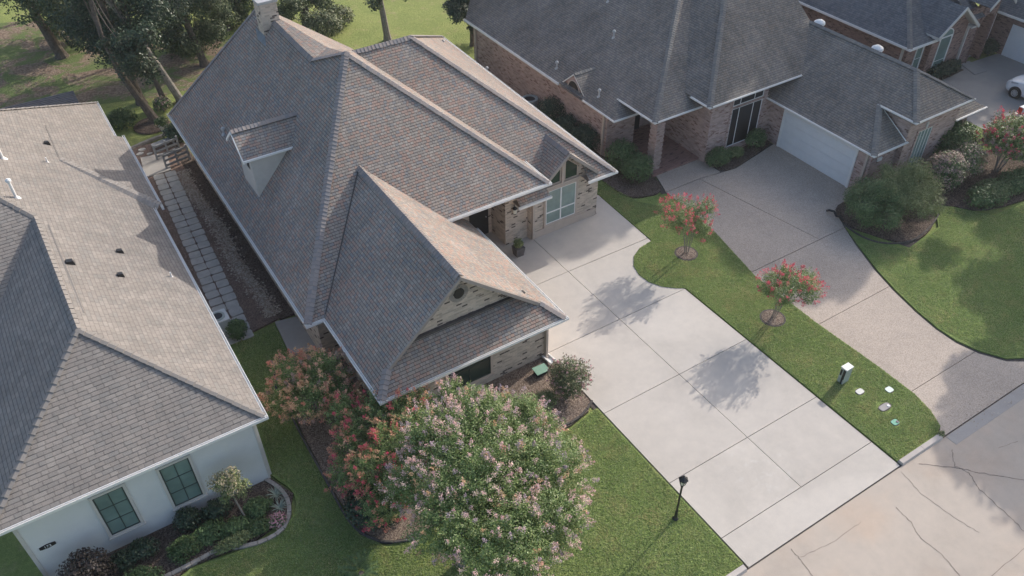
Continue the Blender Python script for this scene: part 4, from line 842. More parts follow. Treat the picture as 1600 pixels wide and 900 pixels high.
caps(roof4, (45.6, 27.2, 2.8), R4, .4, .4, 'cap_right', .16, .2)
W = MB()
for a, b, z in (((46.1, 58), (46.1, 27.6), 2.7), ((46.1, 27.6), (47.9, 27.6), 2.7), ((47.9, 27.6), (47.9, 27.25), 3.1), ((47.9, 27.25), (51.3, 27.25), 3.2), ((51.3, 27.25), (51.3, 27.45), 3.2)): wall(W, a, b, 0, z)
W.poly([(47.9, 27.25, 3.19), (51.3, 27.25, 3.19), (49.5, 27.25, 4.5)], 0, [(0, 3.2), (3.4, 3.2), (1.7, 4.5)])
wall(W, (51.3, 27.3), (52.5, 27.3), 0, 3.9)
# arched entry wall: two jambs and an arch
ax, ay, ar, az = 53.2, 27.2, .68, 2.6
q = [(52.5, 0), (52.5, 4.4), (53.2, 5.0), (54.0, 4.4), (54.0, 0), (ax+ar, 0), (ax+ar, az)]+[(ax+ar*math.cos(a), az+ar*math.sin(a)) for a in np.linspace(.2, math.pi-.2, 10)]+[(ax-ar, az), (ax-ar, 0)]
W.hexa([(x, ay+.5, z) for x, z in q][::-1], [(x, ay, z) for x, z in q][::-1])
wall(W, (54.0, 27.2), (54.0, 28.3), 0, 3.9); wall(W, (54.0, 28.0), (55.7, 28.0), 0, 3.0); wall(W, (55.7, 28.0), (55.7, 18.9), 0, 2.7); wall(W, (52.4, 29), (54, 29), 0, 4)
W.build('wall', 'brick_red', h4)
sb = MB(); sb.poly([(45.6, 27.2, 2.67), (48.3, 27.2, 2.67), (48.3, 27.65, 2.67), (45.6, 27.65, 2.67)]); sb.poly([(45.6, 27.65, 2.669), (46.15, 27.65, 2.669), (46.15, 58, 2.669), (45.6, 58, 2.669)]); sb.poly([(55.2, 18.5, 2.66), (55.75, 18.5, 2.66), (55.75, 28, 2.66), (55.2, 28, 2.66)]); sb.build('soffit', 'stucco_trim', h4)
gutter(h4, [(45.6, 58, 2.8), (45.6, 27.2, 2.8), (48.3, 27.2, 2.8)], (50, 40, 0), w_=.11, h=.11); gutter(h4, [(55.2, 27.6, 2.8), (55.2, 18.5, 2.8)], (59, 25, 0), w_=.11, h=.11)
for a, b, wd_, hd_ in (((47.55, 26.74, gz-ky4*1.9-.08), (gx, 26.74, gz-.07), .07, .2), ((gx, 26.74, gz-.07), (51.55, 26.74, gz-ky4*2.0-.08), .07, .2), ((51.9, 26.58, 4.0), (gx2, 26.58, 5.1), .07, .2), ((gx2, 26.58, 5.1), (54.6, 26.58, 3.9), .07, .2),
    ((47.6, 27, gz-ky4*1.9-.16), (gx, 27, gz-.16), .5, .03), ((gx, 27, gz-.16), (51.5, 27, gz-ky4*2.0-.16), .5, .03), ((50.95, 26.95, 3.0), (51.6, 26.95, 3.0), .3, .12), ((47.65, 26.74, 3.1), (47.65, 28.0, 3.1), .07, .14)): MB().obox(a, b, wd_, hd_).build('rake_board', 'stucco_trim', h4)

arch_shade = MB(); arch_shade.box(52.5, 53.9, 28.8, 28.9, .05, 3.3); arch_shade.build('door', 'dark_door', h4); MB().box(52.5, 53.9, 27.7, 28.8, 0, .08).build('step', 'walk', h4)  # the door is a dark sheet added as the shade inside the arch
F = Face((46.1, 27.6, 0), (1, 0)); window(h4, F, .9, 1.55, .7, 2.5, 1, 2, 'white', 'glass_teal', 'white', .05, label='narrow front window left of the arched one')
F = Face((47.9, 27.25, 0), (1, 0)); window(h4, F, .75, 1.85, .5, 2.7, 1, 1, 'white', 'glass_teal', 'white', .05, hs=[1.15], label='tall arched window with green panes')
ar_ = MB(); ar_.poly([F.P(1.3+.55*math.cos(a), 2.76+.42*math.sin(a), .02) for a in np.linspace(0, math.pi, 12)][::-1]); ao = ar_.build('arch_pane', 'glass_teal', h4); t_ = MB(); t_.tube([F.P(1.3+.57*math.cos(a), 2.76+.45*math.sin(a), .03) for a in np.linspace(0, math.pi, 12)], .035, 5); t_.build('frame', 'white', ao)
F = Face((54.0, 28.0, 0), (1, 0)); window(h4, F, .75, 1.5, .4, 2.4, 1, 2, 'white', 'glass_dark', 'white', .05, label='window between the arch and the garage')
gd = MB(); F = Face((55.7, 26.75, 0), (0, -1))
for i in range(4): F.bar(gd, 0, 4.8, .02+i*.53, .02+i*.53+.525, -.02, .03)
gd.build('garage_door', 'garage_door', h4, label='white garage door behind the parked car')
downspout(h4, 51.2, 27.18, 3.1, 'stucco_trim'); downspout(h4, 46.05, 27.9, 2.7, 'stucco_trim')

# ================================================================== PLANTS
def myrtle(label, base, ce, r, n, flmat, cat='crape myrtle', flower=.7, stems=6, size=.045, fsize=.03, fcount=30, flen=.2, leafn=16, filler=4000, leaf='leaf_cm', group=None, name='crape_myrtle', lower=-.45, minz=.25, updir=.45, mats2=None, sr=.035, lobes=7, shootlen=(.32, .5), subs=None, fan=.3):
    t = thing(name, label, cat, (base[0], base[1], 0), group)
    mb = MB()
    for i in range(stems):
        a = 2*math.pi*i/stems+random.uniform(-.3, .3); f = random.uniform(.35, .75)
        m1 = (base[0]+(ce[0]-base[0])*.5+math.cos(a)*r[0]*fan*f, base[1]+(ce[1]-base[1])*.5+math.sin(a)*r[1]*fan*f, max(.3, ce[2]-r[2]*.6)); m2 = (ce[0]+math.cos(a)*r[0]*f, ce[1]+math.sin(a)*r[1]*f, ce[2]+r[2]*random.uniform(-.1, .45))
        p = limb(mb, (base[0]+math.cos(a)*.08, base[1]+math.sin(a)*.08, 0), m1, sr, sr*.75, .04); limb(mb, p[-1], m2, sr*.75, sr*.25, .06)
        for k in range(2): limb(mb, p[-1], (m2[0]+random.uniform(-.4, .4)*r[0], m2[1]+random.uniform(-.4, .4)*r[1], m2[2]-r[2]*.1*k), sr*.5, sr*.2, .06)
    mb.build('stem', 'bark_pale', t)
    LB = subs or [(*ce, *r)]; tv = sum(q[3]*q[4] for q in LB); parts_ = []
    for q in LB:
        sh = shoots(q[:3], q[3:6], max(20, int(n*q[3]*q[4]/tv)), leafn, size, flower, flen=flen, fsize=fsize, fcount=fcount, minz=minz, lower=lower, updir=updir, lobes=lobes, sl=shootlen)
        if subs:                                             # drop blossoms buried inside a neighbouring lobe
            fc_ = sh[1][0].reshape(-1, fcount, 3).mean(1); ok = np.ones(len(fc_), bool)
            for p_ in LB:
                if p_ is not q: ok &= (((fc_-np.array(p_[:3]))/np.array(p_[3:6]))**2).sum(1) > .75
            ok = np.repeat(ok, fcount); sh = (sh[0], tuple(x[ok] for x in sh[1]), sh[2][ok], sh[3])
        parts_.append(sh)
    lv = [np.vstack([p_[0][i] for p_ in parts_]) for i in range(3)]; fl = [np.vstack([p_[1][i] for p_ in parts_]) for i in range(3)]; fr = np.concatenate([p_[2] for p_ in parts_])
    bl = blob([(*q[:3], q[3]*.8, q[4]*.8, q[5]*.78) for q in LB], filler, size*1.05, 14 if subs else 40, .3, .3)
    a = [np.vstack([x, y]) for x, y in zip(lv, bl)]
    k = a[0][:, 2] > minz; quads('foliage', a[0][k], a[1][k], a[2][k], leaf, t)
    mi = None
    if isinstance(flmat, (list, tuple)):                        # blossom colour by shoot
        e = fl[0].reshape(-1, fcount, 3); kk = rng.choice(len(flmat), len(e), p=mats2); mi = np.repeat(kk, fcount)
    quads('blossoms', *fl, flmat, t, mi, fr)
    return t
def shrub(label, ce, r, n, leaf='leaf_shrub', size=.045, cat='shrub', name='shrub', sub=26, spread=.3, shell=.6, group=None, extra=None, asp=.5, lumps=None):
    t = thing(name, label, cat, (ce[0], ce[1], 0), group); mb = MB()
    for i in range(5): a = i*1.26; limb(mb, (ce[0]+.05*math.cos(a), ce[1]+.05*math.sin(a), 0), (ce[0]+r[0]*.5*math.cos(a), ce[1]+r[1]*.5*math.sin(a), ce[2]+r[2]*.2), .02, .008, .05)
    mb.build('stem', 'bark', t); b = blob([(*ce, *r)] if not lumps else [(ce[0]+dx*r[0], ce[1]+dy*r[1], ce[2]+dz*r[2], r[0]*q, r[1]*q, r[2]*q*1.05) for dx, dy, dz, q in lumps], n, size, sub, spread, shell, asp, .03); quads('foliage', *b, leaf, t)
    if extra:
        mat, cnt, sz = extra; e = blob([(ce[0], ce[1], ce[2]+.02, r[0]*1.04, r[1]*1.04, r[2]*1.04)], cnt, sz, 30, .16, .9, .8, .05); quads('blossoms', *e, mat, t)
    return t
# two small red crape myrtles on the island, each with a ring of mulch
for lab, (px, py), c, r in (('small red crape myrtle on the grass island, the one nearer the main house', (1072, 397), None, (1.42, 1.42, .98)),
                            ('small red crape myrtle on the grass island, the one nearer the street', (1207, 498), None, (1.40, 1.25, .98))):
    x, y, _ = at(px, py); first = px == 1072
    cpx = (1076, 337) if first else (1236, 447)
    d = CM.T @ np.array([(cpx[0]-800)/FPX, (cpx[1]-450)/FPX, 1.]); zc = 2.45 if first else 2.15; t_ = (zc-H)/d[2]; ce = (d[0]*t_, d[1]*t_, zc)
    rs_ = random.Random(11 if first else 29); sb_ = [(ce[0]+.62*r[0]*math.cos(k*1.2566+q_), ce[1]+.62*r[1]*math.sin(k*1.2566+q_), ce[2]+rs_.uniform(-.2, .28), rs_.uniform(.5, .72), rs_.uniform(.5, .72), rs_.uniform(.5, .75)) for k in range(5) for q_ in (rs_.uniform(-.35, .35),)]+[(ce[0], ce[1], ce[2]+.18, .62, .62, .66)]
    myrtle(lab, (x, y), ce, (r[0]*.7, r[1]*.7, r[2]*.7), 400, ['fl_red', 'fl_magenta'], flower=.36, stems=6, filler=2200, leafn=26, size=.034, mats2=[.7, .3], fcount=44, fsize=.021, flen=.20, shootlen=(.6, 1.15), subs=sb_, minz=.9, updir=.75, sr=.017, lower=-.5, fan=.55)
    mb = MB(); mb.lathe((x, y, 0), [(.50, -.02), (.48, .07), (.2, .09), (.05, .10)], 24); struct(mb.build('mulch_ring', 'mulch_tan'))
    mb = MB(); n = 28
    for i in range(n):
        a0, a1 = 2*math.pi*i/n, 2*math.pi*(i+.98)/n; q = [(x+r_*math.cos(a), y+r_*math.sin(a)) for r_, a in ((.50, a0), (.56, a0), (.56, a1), (.50, a1))]; mb.prism(q, -.02, .055)
    struct(mb.build('mulch_ring_edge', 'edging_dark'))
# the big lilac one in front of the garage wing: many lobes
def lobe(px, py, z, r, f=.85): x, y, _ = at(px, py, z); return (x, y, z, r, r, r*f)
big = [lobe(768, 742, 3.9, 2.25, .82), lobe(752, 655, 4.2, 1.35), lobe(815, 665, 4.0, 1.25), lobe(685, 690, 3.9, 1.3), lobe(855, 735, 3.9, 1.35), lobe(660, 755, 3.6, 1.15), lobe(850, 815, 3.8, 1.35), lobe(715, 815, 3.9, 1.4), lobe(795, 860, 3.9, 1.5), lobe(705, 620, 3.6, .8), lobe(885, 800, 3.3, .9)]
bx, by, _ = at(722, 882)
myrtle('large crape myrtle with pale lilac pink blossom filling the lower middle of the view', (bx, by), (7.6, 13.6, 4.1), (2.3, 2.3, 1.7), 2600, ['fl_lilac', 'fl_mauve', 'fl_orange'], flower=.42, stems=7, filler=52000, leafn=52, size=.036, fsize=.021, fcount=52, flen=.25, mats2=[.62, .23, .15], lobes=5, shootlen=(.3, .6), sr=.07, minz=1.2, subs=big)
org_ = [(4.55, 22.7, 1.8, 1.05, 1.05, .95), (5.4, 22.2, 2.0, 1.1, 1.0, .95), (4.7, 21.5, 1.7, 1.1, .95, .9), (5.6, 21.3, 1.5, .85, .8, .8), (3.9, 22.0, 1.5, .75, .8, .75)]
myrtle('bushy crape myrtle full of orange tan seed heads beside the concrete pad', (5.0, 21.9), (4.9, 22.1, 1.75), (1.3, 1.4, 1.2), 620, ['fl_orange', 'fl_coral', 'fl_dusty'], flower=.80, stems=6, filler=12000, leafn=34, size=.034, fcount=60, fsize=.024, flen=.26, mats2=[.66, .2, .14], minz=.15, subs=org_)
cor = [lobe(640, 640, 2.2, .95), lobe(590, 650, 2.0, 1.0), lobe(620, 700, 2.1, 1.05), lobe(555, 690, 1.7, .85), lobe(580, 735, 1.8, .95), lobe(630, 750, 1.8, .9), lobe(540, 740, 1.4, .65), lobe(600, 790, 1.5, .8), lobe(535, 640, 1.9, .75)]
myrtle('coral and magenta crape myrtle between the orange one and the big lilac one', (6.0, 18.7), (6.0, 18.7, 1.8), (1.5, 1.5, 1.2), 1000, ['fl_coral', 'fl_magenta', 'fl_orange'], flower=.5, stems=6, filler=13000, leafn=38, size=.034, fcount=50, fsize=.023, flen=.24, mats2=[.42, .43, .15], minz=.15, subs=cor)
shrub('low dark broad leaved shrub with a few red blooms at the bed corner', (5.0, 16.9, .55), (1.0, .95, .65), 5000, 'leaf_dark', .075, extra=('fl_magenta', 160, .04))
myrtle('round pink tipped shrub at the driveway edge beside the garage wing', (13.75, 17.7), (13.7, 17.75, .95), (.90, .88, .84), 300, ['fl_pink', 'fl_dusty'], flower=.45, stems=5, filler=3600, leafn=18, size=.035, fcount=16, fsize=.025, flen=.1, mats2=[.4, .6], minz=.1, leaf='leaf_pale', cat='shrub', name='shrub')
shrub('small olive yellow shrub beside the round pink tipped one', (12.55, 17.75, .33), (.62, .45, .36), 2600, 'leaf_yel', .035)
# tall-leaf plant at the bottom edge
def palm(label, x, y, n, L, mat, up=.7, width=.035, name='sago_plant', cat='plant', segs=5, group=None):
    mb = MB()
    for i in range(n):
        a = 2*math.pi*i/n+random.uniform(-.2, .2); e = random.uniform(.25, up); l = L*random.uniform(.75, 1.1); p = []
        for k in range(segs+1):
            t = k/segs; r_ = l*t*math.cos(e*(1-t*.6)); z = .08+l*(math.sin(e*1.3)*t-.35*t*t); p.append(Vector((x+math.cos(a)*r_, y+math.sin(a)*r_, max(.06, z))))
        s_ = Vector((-math.sin(a), math.cos(a), 0))
        for k in range(segs):
            w0, w1 = width*(1-(k/segs)**2), width*(1-((k+1)/segs)**2); mb.poly([p[k]-s_*w0, p[k]+s_*w0, p[k+1]+s_*w1, p[k+1]-s_*w1])
    o = mb.build(name, mat); return tag(o, label, cat, group)
def frondplant(label, x, y, n, L, mat, name='sago_plant', cat='plant'):
    t = thing(name, label, cat, (x, y, 0)); P = []; A = []; B = []
    for i in range(n):
        a = 2*math.pi*i/n+random.uniform(-.2, .2); e = random.uniform(.35, .95); l = L*random.uniform(.75, 1.1)
        for k in range(3, 16):
            tt = k/15; r_ = l*tt*math.cos(e*(1-tt*.5)); z = .25+l*(math.sin(e)*tt-.3*tt*tt); p = np.array([x+math.cos(a)*r_, y+math.sin(a)*r_, max(.05, z)])
            for sg in (-1, 1):
                s_ = np.array([-math.sin(a)*sg+.35*math.cos(a), math.cos(a)*sg+.35*math.sin(a), .15]); s_ /= np.linalg.norm(s_); ll = .16*L*(1-.4*tt); P.append(p+s_*ll); A.append(s_*ll); B.append(np.array([math.cos(a), math.sin(a), 0])*.016)
    quads('foliage', np.array(P), np.array(A), np.array(B), mat, t); mb = MB(); mb.lathe((x, y, 0), [(.12, 0), (.14, .15), (.08, .3)], 10); mb.build('trunk', 'bark', t); return t
frondplant('dark feathery sago like plant on the lawn at the bottom edge', 3.45, 14.9, 16, .75, 'leaf_shrub')
# bed in front of the white house
t = thing('topiary_tree', 'small tan tipped tree near the right corner of the white house', 'tree', (1.0, 18.95, 0)); mb = MB(); p = limb(mb, (1.0, 18.95, 0), (.85, 19.35, 1.35), .035, .025, .03); limb(mb, p[-1], (.6, 19.5, 2.0), .02, .008); limb(mb, p[-1], (1.05, 19.3, 2.0), .02, .008); mb.build('trunk', 'bark_pale', t)
quads('crown', *blob([(.62, 19.4, 2.02, .36, .36, .3), (1.02, 19.35, 2.12, .34, .32, .28), (.85, 19.2, 1.75, .42, .38, .32), (1.15, 19.25, 1.45, .38, .34, .34), (.7, 19.3, 1.45, .3, .3, .25)], 3600, .038, 16, .34, .3), 'leaf_yel', t); quads('leaf_tips', *blob([(.62, 19.4, 2.1, .38, .38, .3), (1.02, 19.35, 2.2, .36, .34, .28), (.85, 19.2, 1.85, .44, .4, .32)], 1500, .03, 16, .25, .7), 'leaf_tan', t)
shrub('purple brown shrub under the house number plaque', (-4.0, 19.2, .85), (.78, .7, .8), 3000, 'leaf_purple', .06)
shrub('small green bush at the left corner of the white house', (-5.5, 19.55, .45), (.45, .4, .45), 1300, 'leaf_dark', .055)
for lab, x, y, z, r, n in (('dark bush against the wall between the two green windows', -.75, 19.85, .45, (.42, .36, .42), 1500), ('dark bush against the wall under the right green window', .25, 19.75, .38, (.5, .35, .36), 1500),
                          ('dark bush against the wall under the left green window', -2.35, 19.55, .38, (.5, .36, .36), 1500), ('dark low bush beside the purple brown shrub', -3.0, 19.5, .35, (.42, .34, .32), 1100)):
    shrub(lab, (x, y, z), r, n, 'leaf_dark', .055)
for lab, x, y, r, n, lf in (('green mound of groundcover at the bottom left of the curved bed', -2.75, 18.55, (.75, .5, .3), 2600, 'leaf_shrub'), ('bright green mound in the middle of the curved bed', -1.15, 18.95, (.55, .45, .32), 2300, 'leaf'),
                            ('green mound of groundcover beside the bright green one', -.2, 19.1, (.62, .42, .3), 2300, 'leaf_shrub'), ('green mound beneath the small tan tipped tree', .55, 18.85, (.5, .36, .26), 1700, 'leaf_shrub'),
                            ('green clump beside the spiky grey plants', 1.45, 19.15, (.5, .45, .28), 2200, 'leaf_shrub'), ('sparse yellowish patch of groundcover near the block edging', .35, 18.35, (.75, .25, .14), 1600, 'leaf_yel'), ('low green patch next to the pink flowers', 1.25, 18.45, (.42, .3, .18), 1500, 'leaf')):
    shrub(lab, (x, y, .2), r, n, lf, .045)
palm('spiky grey green plant nearest the white house corner', 2.2, 19.45, 22, .42, 'leaf_agave', .9, .022)
palm('spiky grey green plant between its twin and the pink flowers', 2.12, 18.85, 22, .42, 'leaf_agave', .9, .022)
shrub('clump of pink flowers inside the tip of the curved bed', (1.85, 18.38, .14), (.32, .28, .16), 700, 'leaf_shrub', .035, 'flowers', 'flower_clump', extra=('fl_pink', 420, .03))
# block edging along the white house bed
def path_blocks(name, label, pts, mat, bw=.14, bl=.32, z=.10, cat='edging'):
    L_ = [0]
    for a, b in zip(pts, pts[1:]): L_.append(L_[-1]+math.hypot(b[0]-a[0], b[1]-a[1]))
    def pt(s_):
        for i in range(len(pts)-1):
            if s_ <= L_[i+1] or i == len(pts)-2: f = (s_-L_[i])/(L_[i+1]-L_[i]); return (pts[i][0]+(pts[i+1][0]-pts[i][0])*f, pts[i][1]+(pts[i+1][1]-pts[i][1])*f)
    mb = MB(); s_ = 0
    while s_+bl <= L_[-1]+.01:
        a, b = pt(s_), pt(min(L_[-1], s_+bl*.95)); d = Vector((b[0]-a[0], b[1]-a[1])); d.normalize(); n = Vector((-d.y, d.x))*bw/2; zz = z+random.uniform(-.006, .006)
        mb.prism([(a[0]+n.x, a[1]+n.y), (b[0]+n.x, b[1]+n.y), (b[0]-n.x, b[1]-n.y), (a[0]-n.x, a[1]-n.y)], -.02, zz); s_ += bl
    return tag(mb.build(name, mat), label, cat)
def smoothpts(pts, it=2):
    for _ in range(it):
        q = [pts[0]]
        for a, b in zip(pts, pts[1:]): q += [(a[0]*.75+b[0]*.25, a[1]*.75+b[1]*.25), (a[0]*.25+b[0]*.75, a[1]*.25+b[1]*.75)]
        pts = q+[pts[-1]]
    return pts
e_px = [(415, 750), (440, 765), (455, 790), (448, 825), (425, 842), (390, 855), (345, 857), (320, 872), (285, 890), (255, 905), (215, 925)]
path_blocks('garden_edging', 'tan block edging curving around the white house bed', smoothpts(pxl(e_px)), 'edging')
d_px = [(438, 560), (430, 580), (428, 605), (450, 640), (475, 690), (510, 752), (535, 800), (552, 825), (575, 842), (605, 850), (640, 846), (665, 838)]
path_blocks('garden_edging', 'dark edging around the coral crape myrtle bed', smoothpts(pxl(d_px)), 'edging_dark', .07, .5, .11)
path_blocks('garden_edging', 'dark edging in an arc between the round shrub bed and the front lawn', smoothpts(pxl([(925, 628), (915, 645), (895, 662), (868, 672), (845, 674)])), 'edging_dark', .07, .5, .11)
path_blocks('garden_edging', 'dark edging along the bed below the big round bush', smoothpts(pxl([(1318, 352), (1345, 372), (1380, 383), (1425, 380), (1455, 355), (1470, 330)])), 'edging_dark', .07, .4, .09)
# shrubs by the pink brick house
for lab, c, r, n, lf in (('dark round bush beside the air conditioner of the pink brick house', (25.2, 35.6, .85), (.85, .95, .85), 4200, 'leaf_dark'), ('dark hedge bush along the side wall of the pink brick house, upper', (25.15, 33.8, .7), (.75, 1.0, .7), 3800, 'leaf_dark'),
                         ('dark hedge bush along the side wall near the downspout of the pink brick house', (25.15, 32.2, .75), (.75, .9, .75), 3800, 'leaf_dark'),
                         ('rounded green bush against the corner left of the porch pillar', (25.75, 29.7, .8), (.85, .8, .8), 5200, 'leaf_shrub'), ('rounded green bush in front of the porch pillar', (25.75, 28.35, .7), (.85, .75, .72), 5200, 'leaf_shrub'),
                         ('wide low bush at the corner of the tall screened window', (30.4, 27.05, .5), (.78, .5, .5), 3400, 'leaf_shrub'), ('small yellowish bush under the tall screened window', (31.75, 27.1, .3), (.5, .36, .3), 1800, 'leaf_yel'),
                         ('round bush right of the tall screened window', (33.3, 27.15, .6), (.62, .45, .58), 3200, 'leaf_shrub'), ('dark bush under the arched window of the far house', (49.6, 26.9, .5), (1.5, .5, .5), 2600, 'leaf_dark'), ('small dark bush beside the far garage door', (55.0, 27.3, .5), (.6, .5, .5), 1200, 'leaf_dark')):
    shrub(lab, c, r, n, lf, .05 if c[0] < 40 else .08)
# the big bushes by the right hand garage
shrub('very large dark green bush at the garage corner of the pink brick house', (33.1, 18.95, 1.25), (1.75, 1.6, 1.35), 26000, 'leaf_shrub', .042, sub=26, spread=.3, lumps=[(0, 0, -.1, .72), (-.5, -.1, -.15, .5), (-.2, -.55, -.2, .5), (.1, .45, .1, .5), (.3, -.3, .1, .5), (-.3, .35, .0, .45), (.05, -.05, .42, .42)])
shrub('very large light green bush merged with the dark one, taller and feathery', (34.75, 18.5, 1.5), (2.0, 1.8, 1.65), 34000, 'leaf_yel', .042, sub=24, spread=.32, asp=.35, lumps=[(0, 0, -.1, .72), (-.45, .2, .15, .48), (.45, -.1, -.1, .52), (0, .5, .1, .5), (.1, -.5, -.1, .5), (-.35, -.35, -.1, .5), (.15, .1, .5, .42), (.5, .4, 0, .42)])
frondplant('yellow green leafy stalks right of the large bushes', 36.9, 18.6, 9, 1.1, 'leaf_pale')
frondplant('green palm like plant under the blinds window', 37.3, 19.9, 14, 1.2, 'leaf')
shrub('dusty pink leaved bush right of the palm like plant', (38.6, 19.0, 1.0), (1.1, .9, .95), 5200, 'leaf_shrub', .05, extra=('fl_dusty', 2600, .05))
shrub('second dusty pink leaved bush behind the low hedge', (40.4, 19.1, .95), (1.1, .9, .9), 5200, 'leaf_shrub', .05, extra=('fl_dusty', 1200, .05))
myrtle('red crape myrtle at the right edge above the low hedge', (42.5, 18.3), (43.1, 18.4, 1.8), (2.0, 1.7, 1.15), 560, ['fl_red', 'fl_dusty'], flower=.5, stems=6, filler=6000, leafn=16, size=.055, fcount=30, fsize=.036, flen=.24, mats2=[.5, .5], minz=.3)
shrub('broad leaved green shrub left of the red crape myrtle', (41.0, 20.3, 1.2), (1.3, 1.0, 1.2), 6500, 'leaf', .07)
for lab, x, y, rx in (('low dark hedge along the bed, left end', 39.6, 16.9, 1.4), ('low dark hedge along the bed, middle', 42.0, 16.8, 1.4), ('low dark hedge along the bed, right end', 44.4, 16.7, 1.4)):
    shrub(lab, (x, y, .45), (rx, .8, .5), 5000, 'leaf_shrub', .055)
tag(MB().tube([(32.05, 20.75, .04), (31.9, 20.55, .25), (31.95, 20.3, .3), (32.0, 20.1, .1), (31.9, 19.9, .28), (32.05, 19.7, .06)], .06, 8).build('garden_ornament', 'black', smooth=True), 'black scrolled metal ornament at the edge of the big bush', 'ornament')
# small shrubs on the side yard and by the AC
shrub('small green shrub below the white air conditioner', (3.75, 28.15, .42), (.42, .42, .42), 2200, 'leaf_shrub', .05)
shrub('bush in the shade behind the white house corner', (3.9, 49.3, .5), (.8, .7, .55), 2600, 'leaf', .08)

# ------------------------------------------------------------------ back yard trees
def tree(label, base, trunk, rad, crowns, n, leaf='leaf_tree', size=.13, bark='bark', name='tree', sub=26, spread=.28, shell=.35):
    t = thing(name, label, 'tree', (base[0], base[1], 0)); mb = MB(); pts = [(base[0], base[1], -.1)]+trunk
    mb.tube([(base[0], base[1], -.1), (base[0]+(trunk[0][0]-base[0])*.12, base[1]+(trunk[0][1]-base[1])*.12, trunk[0][2]*.12)]+trunk, [rad*1.5, rad*1.1]+[rad*(1-.6*(i+1)/len(trunk)) for i in range(len(trunk))], 10)
    mb.build('trunk', bark, t, smooth=True); lb = MB(); top = Vector(trunk[-1])
    for c in crowns:
        for k in range(2 if c[3] > 2 else 1):
            a = Vector(trunk[min(len(trunk)-1, random.randint(max(0, len(trunk)-3), len(trunk)-1))]); q = Vector(c[:3])+Vector([random.uniform(-.6, .6)*c[3+i] for i in range(3)])
            if (q-a).length < 14: limb(lb, a, q, rad*.2, .015, .08, 6)
    lb.build('branch', bark, t); quads('crown', *blob(crowns, n, size, sub, spread, shell, .55), leaf, t); return t
g = lambda px, py: at(px, py)[:2]
def cl(px, py, Y, r, rz=None): x, y, z = atY(px, py, Y); return (x, y, z, r, r*.85, rz or r*.85)
b0 = g(97, 88); tree('leafy oak at the top left with a dark leaning trunk', b0, [(b0[0]-.6, b0[1]+.4, 3), (b0[0]-1.0, b0[1]+1, 6), (b0[0]-1.2, b0[1]+1, 10)], .32, [cl(62, 12, 60, 1.9), cl(105, 22, 61.5, 1.7), cl(40, -20, 61, 2.6), cl(140, 5, 63, 1.8), (b0[0]-.8, b0[1]+1, 9.5, 4.2, 4, 3)], 24000, 'leaf_tree', .10)
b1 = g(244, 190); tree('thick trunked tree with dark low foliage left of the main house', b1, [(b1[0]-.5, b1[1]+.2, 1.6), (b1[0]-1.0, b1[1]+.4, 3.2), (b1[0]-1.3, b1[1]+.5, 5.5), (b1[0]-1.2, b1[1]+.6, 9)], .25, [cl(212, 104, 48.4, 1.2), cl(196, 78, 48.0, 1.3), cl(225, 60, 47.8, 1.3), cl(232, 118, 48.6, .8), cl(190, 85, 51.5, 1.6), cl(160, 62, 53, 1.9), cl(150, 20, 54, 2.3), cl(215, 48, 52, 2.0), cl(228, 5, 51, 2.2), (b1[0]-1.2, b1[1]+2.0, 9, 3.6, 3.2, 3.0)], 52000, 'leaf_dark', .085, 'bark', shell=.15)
b2 = g(283, 158); tree('tall pale slender trunk leaning left beside the main house corner', b2, [(b2[0]-.6, b2[1]+.3, 2.2), (b2[0]-1.4, b2[1]+.8, 4.8), (b2[0]-2.5, b2[1]+1.0, 7.5), (b2[0]-3.2, b2[1]+1.4, 11), (b2[0]-3.4, b2[1]+1.4, 16)], .22, [cl(196, -8, 51, 1.2), (b2[0]-3.4, b2[1]+1.4, 16, 3.4, 3.4, 3.0)], 5000, 'leaf_tree', .12, 'bark_pale')
b3 = g(259, 163); tree('thin dark trunk between the thick tree and the pale leaning one', b3, [(b3[0]-.3, b3[1]+.3, 3), (b3[0]-.5, b3[1]+.6, 6), (b3[0]-.5, b3[1]+.6, 12)], .15, [cl(258, 62, 55, 1.5), cl(262, 20, 54, 1.6), (b3[0]-.5, b3[1]+.6, 12, 2.6, 2.6, 2.4)], 8000, 'leaf_dark', .10)
b4 = g(221, 160); tree('short dark trunk behind the thick tree', b4, [(b4[0]-.2, b4[1]+.2, 2.5), (b4[0]-.3, b4[1]+.3, 6), (b4[0]-.3, b4[1]+.3, 10)], .26, [cl(120, 40, 57, 1.6), cl(170, 35, 58, 1.8), (b4[0]+.2, b4[1]+.5, 10, 3, 3, 2.6)], 9000, 'leaf_dark', .12)
b5 = g(320, 101); tree('tree with a dark trunk right behind the steep roof edge', b5, [(b5[0]-.4, b5[1]+.4, 3), (b5[0]-.8, b5[1]+.8, 6.5), (b5[0]-.9, b5[1]+1, 11)], .24, [cl(290, 78, 55, 1.2), cl(325, 55, 55.5, 1.35), cl(272, 30, 56, 1.6), cl(310, 8, 56, 1.9), cl(345, 30, 57, 1.4), (b5[0]-1.0, b5[1]+1, 10.5, 3.4, 3.2, 3)], 32000, 'leaf_tree', .085, shell=.2)
b6 = g(352, 55); tree('leafy tree left of the brick chimney', (b6[0]+.4, b6[1]+1), [(b6[0]+.3, b6[1]+1.2, 3), (b6[0]+.2, b6[1]+1.5, 6), (b6[0]+.2, b6[1]+1.5, 11)], .26, [cl(352, 8, 60, 1.9), cl(375, 25, 60, 1.2), cl(395, -5, 60, 1.8), (b6[0]+.2, b6[1]+1.5, 10, 3.6, 3.4, 3)], 22000, 'leaf_tree', .09, shell=.2)
